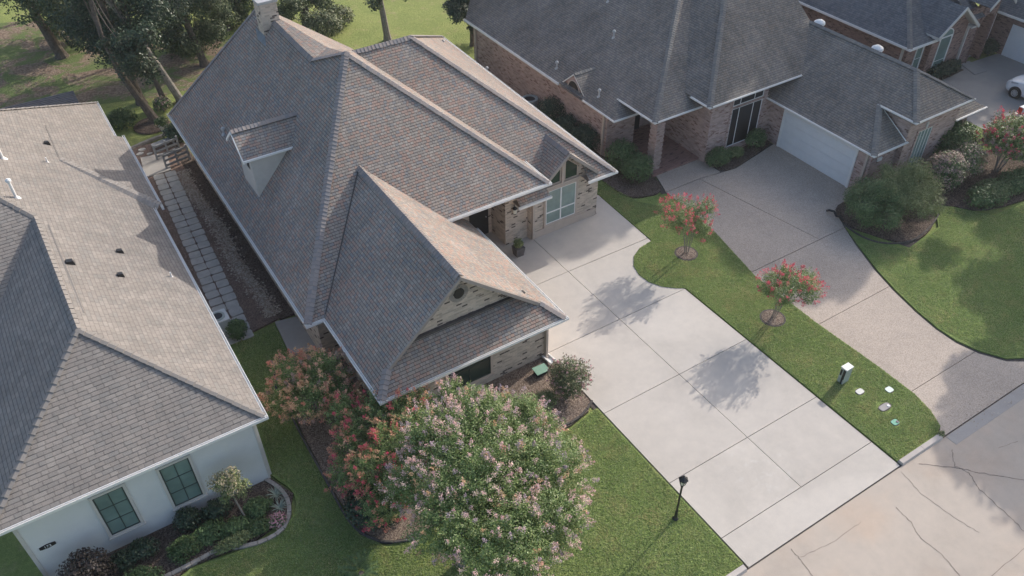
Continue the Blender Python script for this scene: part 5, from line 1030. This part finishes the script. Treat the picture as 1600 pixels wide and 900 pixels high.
b7 = g(480, 42); tree('leafy tree right of the brick chimney', b7, [(b7[0]+.1, b7[1]+.1, 3), (b7[0]+.5, b7[1]+.1, 6), (b7[0]+.6, b7[1]+.1, 11)], .28, [cl(455, 12, 56, 1.4), cl(440, 22, 58, 1.3), cl(478, 5, 57, 1.3), cl(500, 0, 57, 1.1), cl(515, 18, 57.5, .8), (b7[0]+.3, b7[1]+.4, 9, 3.4, 3.2, 3)], 22000, 'leaf_tree', .085, shell=.2)
b8 = g(606, 62); tree('single slender tree on the sunny back lawn', b8, [(b8[0]-.2, b8[1]+.1, 3), (b8[0]-.2, b8[1]+.2, 6), (b8[0]-.2, b8[1]+.2, 11)], .22, [cl(584, 8, 51.5, .75, .5), cl(600, -6, 51.5, .8, .5), cl(640, -8, 51.5, .6, .4), (b8[0]-.2, b8[1]+.2, 10, 3.0, 3.0, 2.8)], 6500, 'leaf_tree', .11, 'bark_pale')
b9 = g(738, 70); tree('dark glossy magnolia like tree behind the corner of the pink brick house', b9, [(b9[0], b9[1], 2), (b9[0]-.1, b9[1], 4), (b9[0]-.1, b9[1], 7)], .14, [cl(712, 20, 47.5, .95), cl(738, 15, 48, 1.2), cl(775, 2, 48.5, 1.2), cl(720, -8, 48, 1.1), cl(742, 42, 47.6, .6), (b9[0]-.2, b9[1]+.2, 7, 2.0, 2.0, 2.0)], 22000, 'leaf_dark', .085, shell=.2)
b10 = g(30, 20); tree('far leafy tree near the top left corner', (b10[0]+3.5, b10[1]-1), [(b10[0]+3.4, b10[1]-.8, 4), (b10[0]+3.2, b10[1]-.6, 9)], .26, [cl(85, -10, 66, 2.0), (b10[0]+3.2, b10[1]-.6, 10, 3.6, 3.4, 3)], 8000, 'leaf_tree', .13)
for i, (lab, px, py, r, lf, n) in enumerate((('pale leaved shrub behind the ridge right of the chimney', 505, 62, (1.5, 1.1, 1.1), 'leaf_pale', 2600), ('pale leaved shrub on the lawn edge near the leafy tree', 530, 42, (1.1, .9, .8), 'leaf_pale', 1600),
                                         ('green shrub at the foot of the far oak', 107, 66, (1.2, 1, 1.1), 'leaf_yel', 2200), ('yellow green shrub deep among the back trees', 300, 75, (1.6, 1.0, .8), 'leaf_yel', 2400))):
    x, y = g(px, py); shrub(lab, (x, y, r[2]*.8), r, n, lf, .10)
# tall trees beyond the right edge whose shade falls over the right half
SH = (math.cos(SUN_AZ)/math.tan(SUN_EL), math.sin(SUN_AZ)/math.tan(SUN_EL))
def shade_tree(label, targets, zc, n, size=.26):
    cr_ = [(tx+SH[0]*zc, ty+SH[1]*zc, zc, r_, r_*.9, r_*.62) for tx, ty, r_ in targets]
    bx_ = sum(c[0] for c in cr_)/len(cr_); by_ = sum(c[1] for c in cr_)/len(cr_)
    tree(label, (bx_, by_), [(bx_, by_, zc*.4), (bx_+.3, by_, zc*.8), (bx_+.3, by_, zc)], .4, cr_, n, 'leaf_tree', size, sub=34, spread=.34, shell=.2)
shade_tree('tall tree beyond the right edge shading the neighbouring driveway', [(28.1, 20.6, 2.0), (27.7, 17.9, 1.7), (30.4, 17.8, 1.9), (30.8, 21.0, 2.6), (28.6, 24.0, 2.5), (33.5, 25.0, 3.2), (27.8, 22.5, 1.5), (29.2, 19.3, 2.0), (28.2, 16.9, 1.2)], 17, 60000)
shade_tree('tall tree behind the far house shading the pink brick roof', [(25.9, 27.6, 2.3), (20.8, 26.6, 2.0), (33.0, 31.0, 2.8), (38.5, 27.0, 3.0), (36.0, 36.0, 3.2)], 19, 22000)  # second crown is added only for its shade on the courtyard
shade_tree('tall tree behind the parked cars shading the far driveway', [(50.0, 25.0, 3.4), (46.5, 30.0, 3.2), (52.5, 21.0, 2.6), (42.5, 22.5, 2.4)], 15, 14000)
shade_tree('street tree beyond the right edge shading the right lawn', [(34.0, 12.6, 1.6), (36.8, 12.6, 1.8), (38.8, 15.0, 1.5), (32.4, 10.6, 1.1), (33.6, 15.4, .9)], 11, 8500, .2)
shade_tree('street tree beyond the right edge shading the kerb and street', [(26.9, 7.3, 2.3), (26.2, 4.9, 2.3), (29.6, 6.8, 3.0), (29.6, 3.2, 3.0), (28.6, 9.6, 1.3), (33, 4.5, 3)], 11, 52000, .2)

# ================================================================== SMALL OBJECTS
# lamp post
lp = thing('lamp_post', 'black lamp post with a lantern on the front lawn at the driveway edge', 'lamp post', (13.52, 11.05, 0))
lx, ly = 13.52, 11.05
mb = MB(); mb.lathe((lx, ly, 0), [(.11, 0), (.11, .05), (.06, .12), (.05, .5), (.035, .6), (.035, 1.85), (.05, 1.88), (.03, 1.95)], 12); mb.build('post', 'black', lp, smooth=True)
mb = MB(); mb.lathe((lx, ly, 1.95), [(.05, 0), (.09, .04), (.09, .06)], 6)
for k in range(6): a = math.pi*k/3; mb.tube([(lx+.085*math.cos(a), ly+.085*math.sin(a), 2.0), (lx+.14*math.cos(a), ly+.14*math.sin(a), 2.26)], .010, 4)
mb.lathe((lx, ly, 2.26), [(.17, 0), (.17, .02), (.07, .12), (.02, .17), (.03, .2), (.0, .23)], 6); mb.build('lantern', 'black', lp)
mb = MB(); mb.lathe((lx, ly, 2.0), [(.078, 0), (.13, .255)], 6); mb.build('lamp_shade', 'lampglass', lp)
# utility pedestal
ux, uy = at(1316, 596)[:2]
up_ = thing('utility_box', 'grey green metal utility pedestal with a pale lid on the grass island', 'utility box', (ux, uy, 0))
mb = MB(); mb.box(ux-.19, ux+.19, uy-.13, uy+.13, 0, .82); mb.build('body', 'util', up_); mb = MB(); mb.box(ux-.205, ux+.205, uy-.145, uy+.145, .82, .87); mb.build('lid', 'util_top', up_)
mb = MB(); mb.box(ux-.21, ux-.19, uy-.12, uy-.02, .3, .8); mb.box(ux-.215, ux-.19, uy+.03, uy+.1, .45, .75); mb.tube([(ux-.2, uy-.06, .05), (ux-.22, uy-.06, .3)], .03, 8); mb.build('hinge', 'black', up_)
for px, lab, a, b, mat, ins in (((1343, 613), 'small white utility lid in a bare patch of the island lawn', .17, .12, 'lid_white', None), ((1389, 610), 'small mint green utility lid on the island lawn', .15, .13, 'lid_mint', None),
                               ((1382, 637), 'oblong grey water meter lid with a white cap on the island lawn', .27, .13, 'lid_grey', 'white'), ((1398, 661), 'half open green irrigation lid nearest the street', .15, .12, 'lid_green', 'terracotta')):
    x, y = at(*px)[:2]; t = thing('ground_box', lab, 'lid', (x, y, 0))
    mb = MB(); mb.prism([(x+a*1.25*math.cos(q), y+b*1.35*math.sin(q)) for q in np.linspace(0, 2*math.pi, 18, endpoint=False)], 0, .042); mb.build('rim', 'joint', t)
    mb = MB(); mb.prism([(x+a*math.copysign(abs(math.cos(q))**.5, math.cos(q)), y+b*math.copysign(abs(math.sin(q))**.5, math.sin(q))) for q in np.linspace(0, 2*math.pi, 20, endpoint=False)], .042, .062); mb.build('cover', mat, t)
    if ins: mb = MB(); mb.lathe((x+a*.55, y-b*.3, .062), [(.06, 0), (.05, .02)], 12); mb.build('cap', ins, t)
# splash block, green meter box, planter, AC units
x, y = at(857, 562)[:2]; sbk = MB()
sbk.hexa([(14.05, 19.45, .06), (14.33, 19.5, .06), (14.25, 20.0, .06), (13.98, 19.97, .06)], [(14.05, 19.45, .09), (14.33, 19.5, .09), (14.25, 20.0, .12), (13.98, 19.97, .12)])
sbk.obox((14.05, 19.45, .12), (13.98, 19.97, .15), .05, .08); sbk.obox((14.33, 19.5, .12), (14.25, 20.0, .15), .05, .08); tag(sbk.build('splash_block', 'pvc'), 'white splash block under the downspout at the garage corner', 'splash block')
gb = thing('meter_box', 'green plastic box with a sloping lid at the foot of the garage wing wall', 'box', (13.45, 19.25, 0)); mb = MB(); mb.box(13.2, 13.68, 19.12, 19.42, .04, .26); mb.build('body', 'black', gb); mb = MB(); mb.hexa([(13.14, 19.05, .26), (13.74, 19.05, .24), (13.74, 19.48, .27), (13.14, 19.48, .30)], [(13.14, 19.05, .29), (13.74, 19.05, .27), (13.74, 19.48, .30), (13.14, 19.48, .33)]); mb.build('lid', 'green_plastic', gb)
px_, py_ = at(810, 398)[:2]; pt = thing('planter', 'square dark grey planter with a leafy plant beside the entrance', 'planter', (px_, py_, 0)); a = .24; mb = MB(); mb.hexa([(px_-.19, py_-.19, .012), (px_+.19, py_-.19, .012), (px_+.19, py_+.19, .012), (px_-.19, py_+.19, .012)], [(px_-a, py_-a, .5), (px_+a, py_-a, .5), (px_+a, py_+a, .5), (px_-a, py_+a, .5)]); mb.build('pot', 'pot', pt)
quads('foliage', *blob([(px_, py_, .68, .26, .26, .26)], 700, .045, 16, .3, .4), 'leaf_yel', pt)
x, y = 25.05, 37.7; ac = thing('air_conditioner', 'round topped grey green air conditioner beside the pink brick wall', 'air conditioner', (x, y, 0)); mb = MB(); mb.lathe((x, y, 0), [(.46, .03), (.46, .78), (.50, .80), (.50, .86), (.36, .88), (.34, .80)], 24); mb.build('body', 'ac_grey', ac); mb = MB(); mb.lathe((x, y, .79), [(.33, 0), (.33, .02)], 20); mb.build('grille', 'black', ac)
x, y = 3.28, 29.0; ac = thing('air_conditioner', 'white square air conditioner half hidden under the white house gutter', 'air conditioner', (x, y, 0)); mb = MB(); mb.box(x-.4, x+.4, y-.4, y+.4, .02, .75); mb.build('body', 'ac_white', ac); mb = MB(); mb.lathe((x, y, .75), [(.3, 0), (.3, .03), (.22, .035)], 20); mb.build('fan_ring', 'util', ac); mb = MB(); mb.lathe((x, y, .785), [(.2, 0), (.2, .01)], 20); mb.build('grille', 'black', ac)
# stepping stones
proto = None; p0 = Vector((3.52, 28.2)); p1 = Vector((4.05, 43.0)); n = 27
p0a, p1a = Vector(at(375, 528)[:2]), Vector(at(258, 275)[:2])
wdir = (p1a-p0a); LL = wdir.length; wdir.normalize(); sdir = Vector((wdir.y, -wdir.x)); nrow = int(LL/.56)
for i in range(nrow+1):
    for s_ in (-1, 1):
        c = p0a+wdir*(i*.56)+sdir*(s_*.30)
        if proto is None:
            mb = MB(); q = [(.285*math.copysign(abs(math.cos(a))**.3, math.cos(a)), .258*math.copysign(abs(math.sin(a))**.35, math.sin(a))) for a in np.linspace(.1, 2*math.pi+.1, 20, endpoint=False)]; mb.prism(q, 0, .045)
            o = proto = mb.build('stepping_stone', 'stone'); o['label'] = 'grey stepping stone in the two column path between the white house and the main house'; o['category'] = 'paving stone'; o['group'] = 'stepping stones of the side path'
        else: o = proto.copy(); C.objects.link(o)
        o.location = (c.x+random.uniform(-.015, .015), c.y+random.uniform(-.015, .015), .025); o.rotation_euler = (0, 0, math.atan2(wdir.y, wdir.x)-math.pi/2+random.uniform(-.05, .05)); o.scale = (random.uniform(.94, 1.04), random.uniform(.94, 1.04), 1)
def rocks(label, poly_fn, n, s0, s1, mat='rock', name='river_rock'):
    P = np.array([poly_fn() for _ in range(n)]); sz = rng.uniform(s0, s1, n); V = []; Fc = []; base = np.array([(1, 0, 0), (.3, .9, 0), (-.8, .5, 0), (-.7, -.6, 0), (.4, -.9, 0), (0, 0, .7)]); vi = 0
    for p, s_ in zip(P, sz):
        a = rng.uniform(0, 6.28); ca, sa = math.cos(a), math.sin(a); b = base*s_*rng.uniform(.7, 1.2, (6, 1)); V += [(p[0]+q[0]*ca-q[1]*sa, p[1]+q[0]*sa+q[1]*ca, p[2]+q[2]) for q in b]
        for k in range(5): Fc.append((vi+k, vi+(k+1) % 5, vi+5))
        vi += 6
    me = bpy.data.meshes.new(name); me.from_pydata(V, [], Fc); me.materials.append(M[mat]); at_ = me.attributes.new('rnd', 'FLOAT', 'FACE'); at_.data.foreach_set('value', np.repeat(rng.random(n), 5).astype(np.float32))
    o = bpy.data.objects.new(name, me); C.objects.link(o); return tag(o, label, 'rocks', None, 'stuff')
def strip():
    t = random.random(); y = 28.6+t*14; x = 5.38+.12*math.sin(y*.9)+random.gauss(0, .19); return (x, y, .03)
rocks('band of brown river rocks between the red mulch and the main house wall', strip, 5200, .025, .07)
def pad(): return (random.uniform(6.1, 6.9), random.uniform(23.4, 25.5), .055)
rocks('river rocks beside the concrete pad at the garage wing', pad, 500, .03, .06)
def chips():
    a = random.choice(((-3.5, 2.2, 18.3, 20.2), (4.3, 7, 15.6, 25), (9.5, 14.2, 16.4, 19.9))); return (random.uniform(a[0], a[1]), random.uniform(a[2], a[3]), .05)
# steps, low walls and gate at the end of the side path
t = thing('garden_gate', 'pale weathered timber gate and low rail at the end of the stepping stones', 'gate', (4.9, 43.9, 0))
for k, (a, b) in enumerate((((4.75, 43.2), (6.1, 43.5)), ((4.55, 44.4), (5.9, 44.7)))):
    mb = MB()
    for z in (.25, .55, .85): mb.obox((*a, z), (*b, z), .05, .12)
    mb.build('rail', 'wood_grey', t)
    for f in (0, .5, 1): mb = MB(); x = a[0]+(b[0]-a[0])*f; y = a[1]+(b[1]-a[1])*f; mb.box(x-.05, x+.05, y-.05, y+.05, 0, 1.0); mb.build('post', 'wood_grey', t)
t = thing('bench', 'pale timber bench beyond the garden gate', 'bench', (5.2, 45.3, 0))
mb = MB(); [mb.obox((4.6, 45.1+i*.14, .45), (5.9, 45.4+i*.14, .45), .11, .04) for i in range(4)]; mb.build('seat', 'wood_grey', t)
for x, y in ((4.65, 45.1), (5.8, 45.4), (4.65, 45.5), (5.8, 45.8)): mb = MB(); mb.box(x-.04, x+.04, y-.04, y+.04, 0, .43); mb.build('leg', 'wood_grey', t)
path_blocks('garden_edging', 'pale stone edging between the side yard and the back lawn', [(3.3, 46.4), (4.6, 46.75), (5.9, 47.0)], 'edging', .16, .4, .14)
for i, (x, y, r_, lab) in enumerate(((3.9, 45.6, .2, 'flat stone nearest the white house in the shaded corner bed'), (4.35, 45.3, .17, 'small flat stone in the middle of the shaded corner bed'), (4.1, 46.0, .22, 'large flat stone at the back of the shaded corner bed'))):
    mb = MB(); mb.prism([(x+r_*math.cos(a)*random.uniform(.8, 1.1), y+r_*.7*math.sin(a)*random.uniform(.8, 1.1)) for a in np.linspace(0, 6.28, 8, endpoint=False)], .02, .09); tag(mb.build('flat_stone', 'stone'), lab, 'stone')
x, y = g(258, 208); t = thing('plant_pot', 'pale urn with a small plant at the corner of the main house', 'plant pot', (x, y, 0)); mb = MB(); mb.lathe((x, y, 0), [(.14, 0), (.12, .1), (.24, .45), (.27, .5)], 14); mb.build('pot', 'lead', t); quads('foliage', *blob([(x, y, .75, .38, .38, .3)], 500, .07, 12, .3, .4), 'leaf', t)
x, y = g(262, 218); shrub('dark round bush behind the pale urn', (x+.6, y-.4, .5), (.8, .7, .5), 1800, 'leaf_dark', .08)
shrub('pink flowering shrub near the foot of the pale leaning tree', (*g(256, 172), .4), (.5, .5, .4), 700, 'leaf_shrub', .08, extra=('fl_dusty', 260, .06))
x, y = g(238, 192); mb = MB(); mb.lathe((x-.1, y-.25, -.02), [(1.05, 0), (1.0, .05), (.2, .08)], 24); struct(mb.build('mulch_ring', 'mulch'))
# weeds at the kerb joint
shrub('small weed growing at the kerb joint by the grass island', (24.38, 8.42, .07), (.2, .14, .1), 260, 'leaf_yel', .03, 'weed', 'weed')

# ------------------------------------------------------------------ vehicles
def wheel(parent, x, y, r, side):
    mb = MB(); w_ = .21; prof = [(r*.62, 0), (r*.95, 0), (r, .03), (r, w_-.03), (r*.95, w_), (r*.62, w_)]; n = 28; rings = [[Vector((x-side*(w_/2)+side*z, y+q*math.cos(2*math.pi*k/n), r+q*math.sin(2*math.pi*k/n)+.01)) for k in range(n)] for q, z in prof]
    for r0, r1 in zip(rings, rings[1:]+rings[:1]):
        for k in range(n): j = (k+1) % n; mb.poly([r0[k], r0[j], r1[j], r1[k]])
    ty = mb.build('wheel', 'tyre', parent, smooth=False)
    rm = MB(); xo = x+side*(w_/2-.03)
    for k in range(10):
        a = 2*math.pi*k/10; c, s_ = math.cos(a), math.sin(a); t0, t1 = Vector((0, -s_, c)), Vector((0, c, s_)); o = Vector((xo, y, r+.01))
        q = [o+t1*r*.1-t0*.030, o+t1*r*.62-t0*.022, o+t1*r*.62+t0*.022, o+t1*r*.1+t0*.030]; q2 = [p+Vector((side*.03, 0, 0)) for p in q]; rm.hexa(q, q2)
    ring = [[Vector((xo+side*dz, y+q*math.cos(2*math.pi*k/28), r+.01+q*math.sin(2*math.pi*k/28))) for k in range(28)] for q, dz in ((r*.56, .03), (r*.64, .035), (r*.64, 0), (r*.56, 0))]
    for r0, r1 in zip(ring, ring[1:]+ring[:1]):
        for k in range(28): j = (k+1) % 28; rm.poly([r0[k], r0[j], r1[j], r1[k]])
    hub = [Vector((xo+side*.036, y+r*.15*math.cos(2*math.pi*k/12), r+.01+r*.15*math.sin(2*math.pi*k/12))) for k in range(12)]; rm.poly(hub)
    rm.build('rim', 'rim', ty); dk = MB(); dk.poly([Vector((x+side*.01, y+r*.62*math.cos(2*math.pi*k/20), r+.01+r*.62*math.sin(2*math.pi*k/20))) for k in range(20)]); dk.build('brake_disc', 'black', ty)
def car(label, x0, yf, front, cat, name, suv=True, W_=1.82, Lc=4.55):
    """car whose nose is at y=yf; front=+1 nose towards +Y"""
    xc = x0+W_/2; t = thing(name, label, cat, (xc, yf-front*Lc/2, 0))
    # stations along the length: (s from nose, half width at sill, z bottom, belt z, half width at belt, roof z or None, half width roof)
    st = [(0.0, .52, .30, .62, .56, .64, .40), (.10, .72, .22, .78, .72, .80, .55), (.35, .86, .18, .92, .84, .95, .66), (.8, .90, .18, .99, .88, 1.04, .72), (1.25, .90, .18, 1.03, .885, 1.10, .74), (1.45, .90, .18, 1.04, .885, 1.16, .72), (2.05, .90, .18, 1.05, .885, 1.60, .60),
          (2.6, .90, .18, 1.05, .885, 1.66, .60), (3.4, .90, .18, 1.06, .885, 1.62, .59), (3.95, .90, .18, 1.07, .875, 1.48, .57), (4.3, .86, .2, 1.06, .83, 1.14, .62), (4.48, .78, .28, .92, .76, .98, .6), (4.55, .68, .38, .75, .66, .78, .5)]
    mb = MB(); rings = []; gl = MB(); gr = []
    for s_, hw, zb, zbt, hb, zr_, hr in st:
        y = yf-front*s_*Lc/4.55; arch = min(abs(s_-.88), abs(s_-3.62)); zl_ = zb+(.0 if arch > .40 else math.sqrt(max(0, .40**2-arch**2))*.95)
        half = [(hw*.8, zb), (hw, zb+.08), (hw*1.01, (zb+zbt)/2), (hb, zbt), (hb*.97, zbt+.02), (hr, zr_), (hr*.6, zr_+.035), (0, zr_+.05)]
        ring = [Vector((xc-a, y, z)) for a, z in half]+[Vector((xc+a, y, z)) for a, z in half[::-1][1:]]; rings.append(ring)
    for r0, r1 in zip(rings, rings[1:]):
        for k in range(len(r0)-1): mb.poly([r0[k], r0[k+1], r1[k+1], r1[k]])
        mb.poly([r0[-1], r0[0], r1[0], r1[-1]])
    mb.poly(rings[0]); mb.poly(rings[-1][::-1]); body = mb.build('body', 'carpaint', t, smooth=False)
    bpy.context.view_layer.objects.active = body
    bm_ = body.modifiers.new('w', 'WELD'); bm_.merge_threshold = .001; sm = body.modifiers.new('s', 'SUBSURF'); sm.levels = 2; sm.render_levels = 2
    for p in body.data.polygons: p.use_smooth = True
    def gp(name_, pts, mat='glass_dark', off=.012):
        g_ = MB(); g_.poly(pts); g_.build(name_, mat, t)
    Y = lambda s_: yf-front*s_*Lc/4.55
    for sg in (-1, 1):
        gp('side_window', [(xc+sg*.872, Y(1.62), 1.12), (xc+sg*.69, Y(2.12), 1.52), (xc+sg*.675, Y(3.3), 1.54), (xc+sg*.70, Y(3.85), 1.38), (xc+sg*.872, Y(4.0), 1.13)])
        l_ = MB(); l_.hexa([(xc+sg*.50, Y(.10), .72), (xc+sg*.86, Y(.42), .80), (xc+sg*.88, Y(.85), .90), (xc+sg*.66, Y(.30), .84)], [(xc+sg*.50, Y(.10), .80), (xc+sg*.86, Y(.42), .90), (xc+sg*.88, Y(.85), .965), (xc+sg*.66, Y(.30), .935)]); l_.build('headlight', 'headlamp', t)
        l_ = MB(); l_.box(min(xc+sg*.72, xc+sg*.89), max(xc+sg*.72, xc+sg*.89), min(Y(4.2), Y(4.5)), max(Y(4.2), Y(4.5)), .78, 1.02); l_.build('tail_light', 'tail_red', t)
        l_ = MB(); l_.hexa([(xc+sg*.90, Y(1.75), 1.05), (xc+sg*1.06, Y(1.78), 1.07), (xc+sg*1.06, Y(1.9), 1.07), (xc+sg*.90, Y(1.9), 1.05)], [(xc+sg*.90, Y(1.75), 1.2), (xc+sg*1.05, Y(1.78), 1.2), (xc+sg*1.05, Y(1.9), 1.2), (xc+sg*.90, Y(1.9), 1.2)]); l_.build('mirror', 'carpaint', t)
        for s_ in (.88, 3.62):
            wh = MB(); n = 24; wh.poly([Vector((xc+sg*.905, Y(s_)+.405*math.cos(2*math.pi*k/n), .345+.405*math.sin(2*math.pi*k/n))) for k in range(n)]); wh.build('wheel_arch', 'black', t); wheel(t, xc+sg*.86, Y(s_), .335, sg)
    gp('windscreen', [(xc-.74, Y(1.5), 1.20), (xc+.74, Y(1.5), 1.20), (xc+.58, Y(2.08), 1.63), (xc-.58, Y(2.08), 1.63)]); gp('rear_window', [(xc-.66, Y(4.27), 1.20), (xc+.66, Y(4.27), 1.20), (xc+.55, Y(3.95), 1.53), (xc-.55, Y(3.95), 1.53)])
    b_ = MB(); b_.box(xc-.5, xc+.5, min(Y(-.01), Y(.04)), max(Y(-.01), Y(.04)), .38, .55); b_.build('grille', 'black', t)
    return t
car('white car parked nose first at the far garage, cut by the right edge', 50.85, 23.62, 1, 'car', 'parked_car')
# pickup tail
tx, ty_ = 48.0, 21.0
pk = thing('pickup_truck', 'white pickup at the right edge, only its red tail light and dark bumper in view', 'truck', (tx+.95, ty_-2.6, 0))
mb = MB(); mb.box(tx, tx+1.9, ty_-2.0, ty_-.12, .55, 1.12); mb.box(tx, tx+1.9, ty_-5.2, ty_-3.7, .5, 1.05); mb.hexa([(tx, ty_-3.7, .5), (tx+1.9, ty_-3.7, .5), (tx+1.9, ty_-2.0, .5), (tx, ty_-2.0, .5)], [(tx, ty_-3.7, 1.15), (tx+1.9, ty_-3.7, 1.15), (tx+1.9, ty_-2.0, 1.15), (tx, ty_-2.0, 1.15)]); bo = mb.build('body', 'carpaint', pk)
bv = bo.modifiers.new('b', 'BEVEL'); bv.width = .06; bv.segments = 3
mb = MB(); mb.hexa([(tx+.05, ty_-3.8, 1.15), (tx+1.85, ty_-3.8, 1.15), (tx+1.85, ty_-2.1, 1.15), (tx+.05, ty_-2.1, 1.15)], [(tx+.25, ty_-3.4, 1.72), (tx+1.65, ty_-3.4, 1.72), (tx+1.65, ty_-2.3, 1.72), (tx+.25, ty_-2.3, 1.72)]); mb.build('cab', 'glass_dark', pk)
mb = MB(); mb.box(tx-.03, tx+.22, ty_-.34, ty_-.1, .68, 1.08); mb.build('tail_light', 'tail_red', pk); mb = MB(); mb.box(tx+1.68, tx+1.93, ty_-.34, ty_-.1, .68, 1.08); mb.build('tail_light', 'tail_red', pk)
mb = MB(); mb.box(tx-.04, tx+1.94, ty_-.12, ty_+.12, .36, .56); mb.build('bumper', 'black', pk)
for sx, s_ in ((tx+.1, -1), (tx+1.8, 1)):
    for yy in (ty_-1.05, ty_-4.3): wheel(pk, sx, yy, .36, s_)

# ------------------------------------------------------------------ grass blades over the lawns near the camera
def inpoly(P, poly):
    x, y = P[:, 0], P[:, 1]; ins = np.zeros(len(P), bool); n = len(poly)
    for i in range(n):
        x0, y0 = poly[i]; x1, y1 = poly[(i+1) % n]
        if y0 == y1: continue
        c = ((y0 > y) != (y1 > y)) & (x < (x1-x0)*(y-y0)/(y1-y0)+x0); ins ^= c
    return ins
def turf(label, pts, dens, mat, h=.05, excl=()):
    a = np.array(pts); lo, hi = a.min(0), a.max(0); n = int((hi-lo).prod()*dens); P = rng.uniform(lo, hi, (n, 2)); P = P[inpoly(P, pts)]
    for (ex, ey, er) in excl: P = P[np.hypot(P[:, 0]-ex, P[:, 1]-ey) > er]
    n = len(P); hh = h*rng.uniform(.5, 1.2, n); an = rng.uniform(0, 6.28, n); c = np.column_stack([P, .035+hh*.4]); up_v = np.column_stack([rng.normal(0, .35, n)*hh, rng.normal(0, .35, n)*hh, hh*.55]); sd_v = np.column_stack([np.cos(an), np.sin(an), np.zeros(n)])*.016*rng.uniform(.6, 1.4, (n, 1))
    o = quads('grass', c, up_v, sd_v, mat); o['label'] = label; o['category'] = 'grass'; o['kind'] = 'stuff'; return o
b = NB('grass_blade', .75, .2); a_ = b.new('Attribute', attribute_name='rnd')
c_ = b.ramp(a_.outputs['Fac'], [(0, (.33,.425,.19)), (.4, (.39,.49,.215)), (.8, (.43,.50,.25)), (1, (.47,.47,.32))])
c_ = b.mix(b.smooth(b.noise(.9, 6, .75, dist=.5), .46, .68), c_, (.50,.47,.26)); c_ = b.mix(1, c_, b.ramp(b.noise(.45, 5, .7), [(.3, (.80,.84,.76)), (.7, (1.1,1.08,1.05))]), 'MULTIPLY'); c_ = b.mix(1, c_, b.ramp(b.noise(7, 3, .7), [(.3, (.80,.82,.78)), (.7, (1.12,1.1,1.1))]), 'MULTIPLY')
b.col(c_); tr_ = b.new('BsdfTranslucent'); b.l.new(c_, tr_.inputs[0]); mx_ = b.new('MixShader'); mx_.inputs[0].default_value = .45
b.l.new(b.b.outputs[0], mx_.inputs[1]); b.l.new(tr_.outputs[0], mx_.inputs[2]); b.l.new(mx_.outputs[0], b.n['Material Output'].inputs[0]); M['blade'] = b.m
ex = [(*at(1072, 397)[:2], .56), (*at(1207, 498)[:2], .56), (*at(1343, 613)[:2], .25), (*at(1389, 610)[:2], .2), (*at(1382, 637)[:2], .3), (*at(1398, 661)[:2], .2)]
turf('short grass of the island between the driveways', [(22.03, 8.55)]+[(24.2, 8.55)]+left_edge[1:-1]+[(24.6, 26.4), (24.2, 28.0), (24.0, 31), (23.2, 31), (23.17, 28.4), (22.97, 23.68)]+curve[::-1][1:-1]+[(22.02, 20.12)], 1500, 'blade', .04, ex)
turf('short grass of the front lawn', [(14.23, 8.55), (14.23, 16.5), (12.9, 16.25), (11.5, 16.1), (9.5, 15.3), (5.6, 15.1), (4.6, 15.45), (3.95, 16.4), (3.85, 18.4), (3.9, 21.6), (4.1, 23.2), (4.5, 25.2), (5.1, 25.7), (5.3, 27.9), (3.5, 27.9), (2.48, 20.4), (2.62, 20.0), (2.80, 19.6), (2.86, 19.2), (2.80, 18.8), (2.6, 18.4), (2.25, 18.1), (.9, 17.85), (-1.2, 18.15), (-3, 17.2), (-1, 13), (4, 9), (9, 8.55)], 1300, 'blade', .04)
turf('short grass of the right hand lawn', [(31.3, 8.95), (30.2, 9.6), (29.65, 10.5), (29.4, 12.2), (29.6, 13.4), (30.0, 14.9), (30.45, 16.3), (31.2, 18.0), (33.0, 16.4), (35.6, 16.7), (37.2, 18.0), (38.8, 15.8), (42, 15.6), (36, 8.95)], 1000, 'blade', .045)

n = 260; P_ = np.empty((n, 3)); k_ = np.arange(n)
P_[:, 0] = np.where(k_ % 3 == 0, rng.uniform(24.5, 31, n), rng.uniform(26.5, 34, n))
P_[:, 1] = np.where(k_ % 3 == 0, rng.uniform(7.9, 8.9, n), rng.uniform(16, 26, n)); P_[:, 2] = .03
a_ = rng.uniform(0, 6.28, n); A_ = np.column_stack([np.cos(a_), np.sin(a_), rng.uniform(-.2, .2, n)])*.035; B_ = np.column_stack([-np.sin(a_), np.cos(a_), rng.uniform(-.2, .2, n)])*.018
o = quads('fallen_leaves', P_, A_, B_, 'rock'); o['label'] = 'dry fallen leaves scattered over the driveways and gutter'; o['category'] = 'leaves'; o['kind'] = 'stuff'

# thin haze added to lift the darks and soften the contrast
hz = NB('haze'); hz.n.remove(hz.b); pv = hz.n.new('ShaderNodeVolumePrincipled'); pv.inputs['Color'].default_value = (.86, .90, .95, 1); pv.inputs['Density'].default_value = .00035; pv.inputs['Anisotropy'].default_value = .3
hz.l.new(pv.outputs[0], hz.n['Material Output'].inputs['Volume']); M['haze'] = hz.m
hb = MB(); hb.box(-130, 190, -60, 170, -1.2, 27); ho = hb.build('haze', 'haze'); ho['kind'] = 'stuff'; ho['label'] = 'thin pale haze added to soften the contrast'; ho['category'] = 'haze'
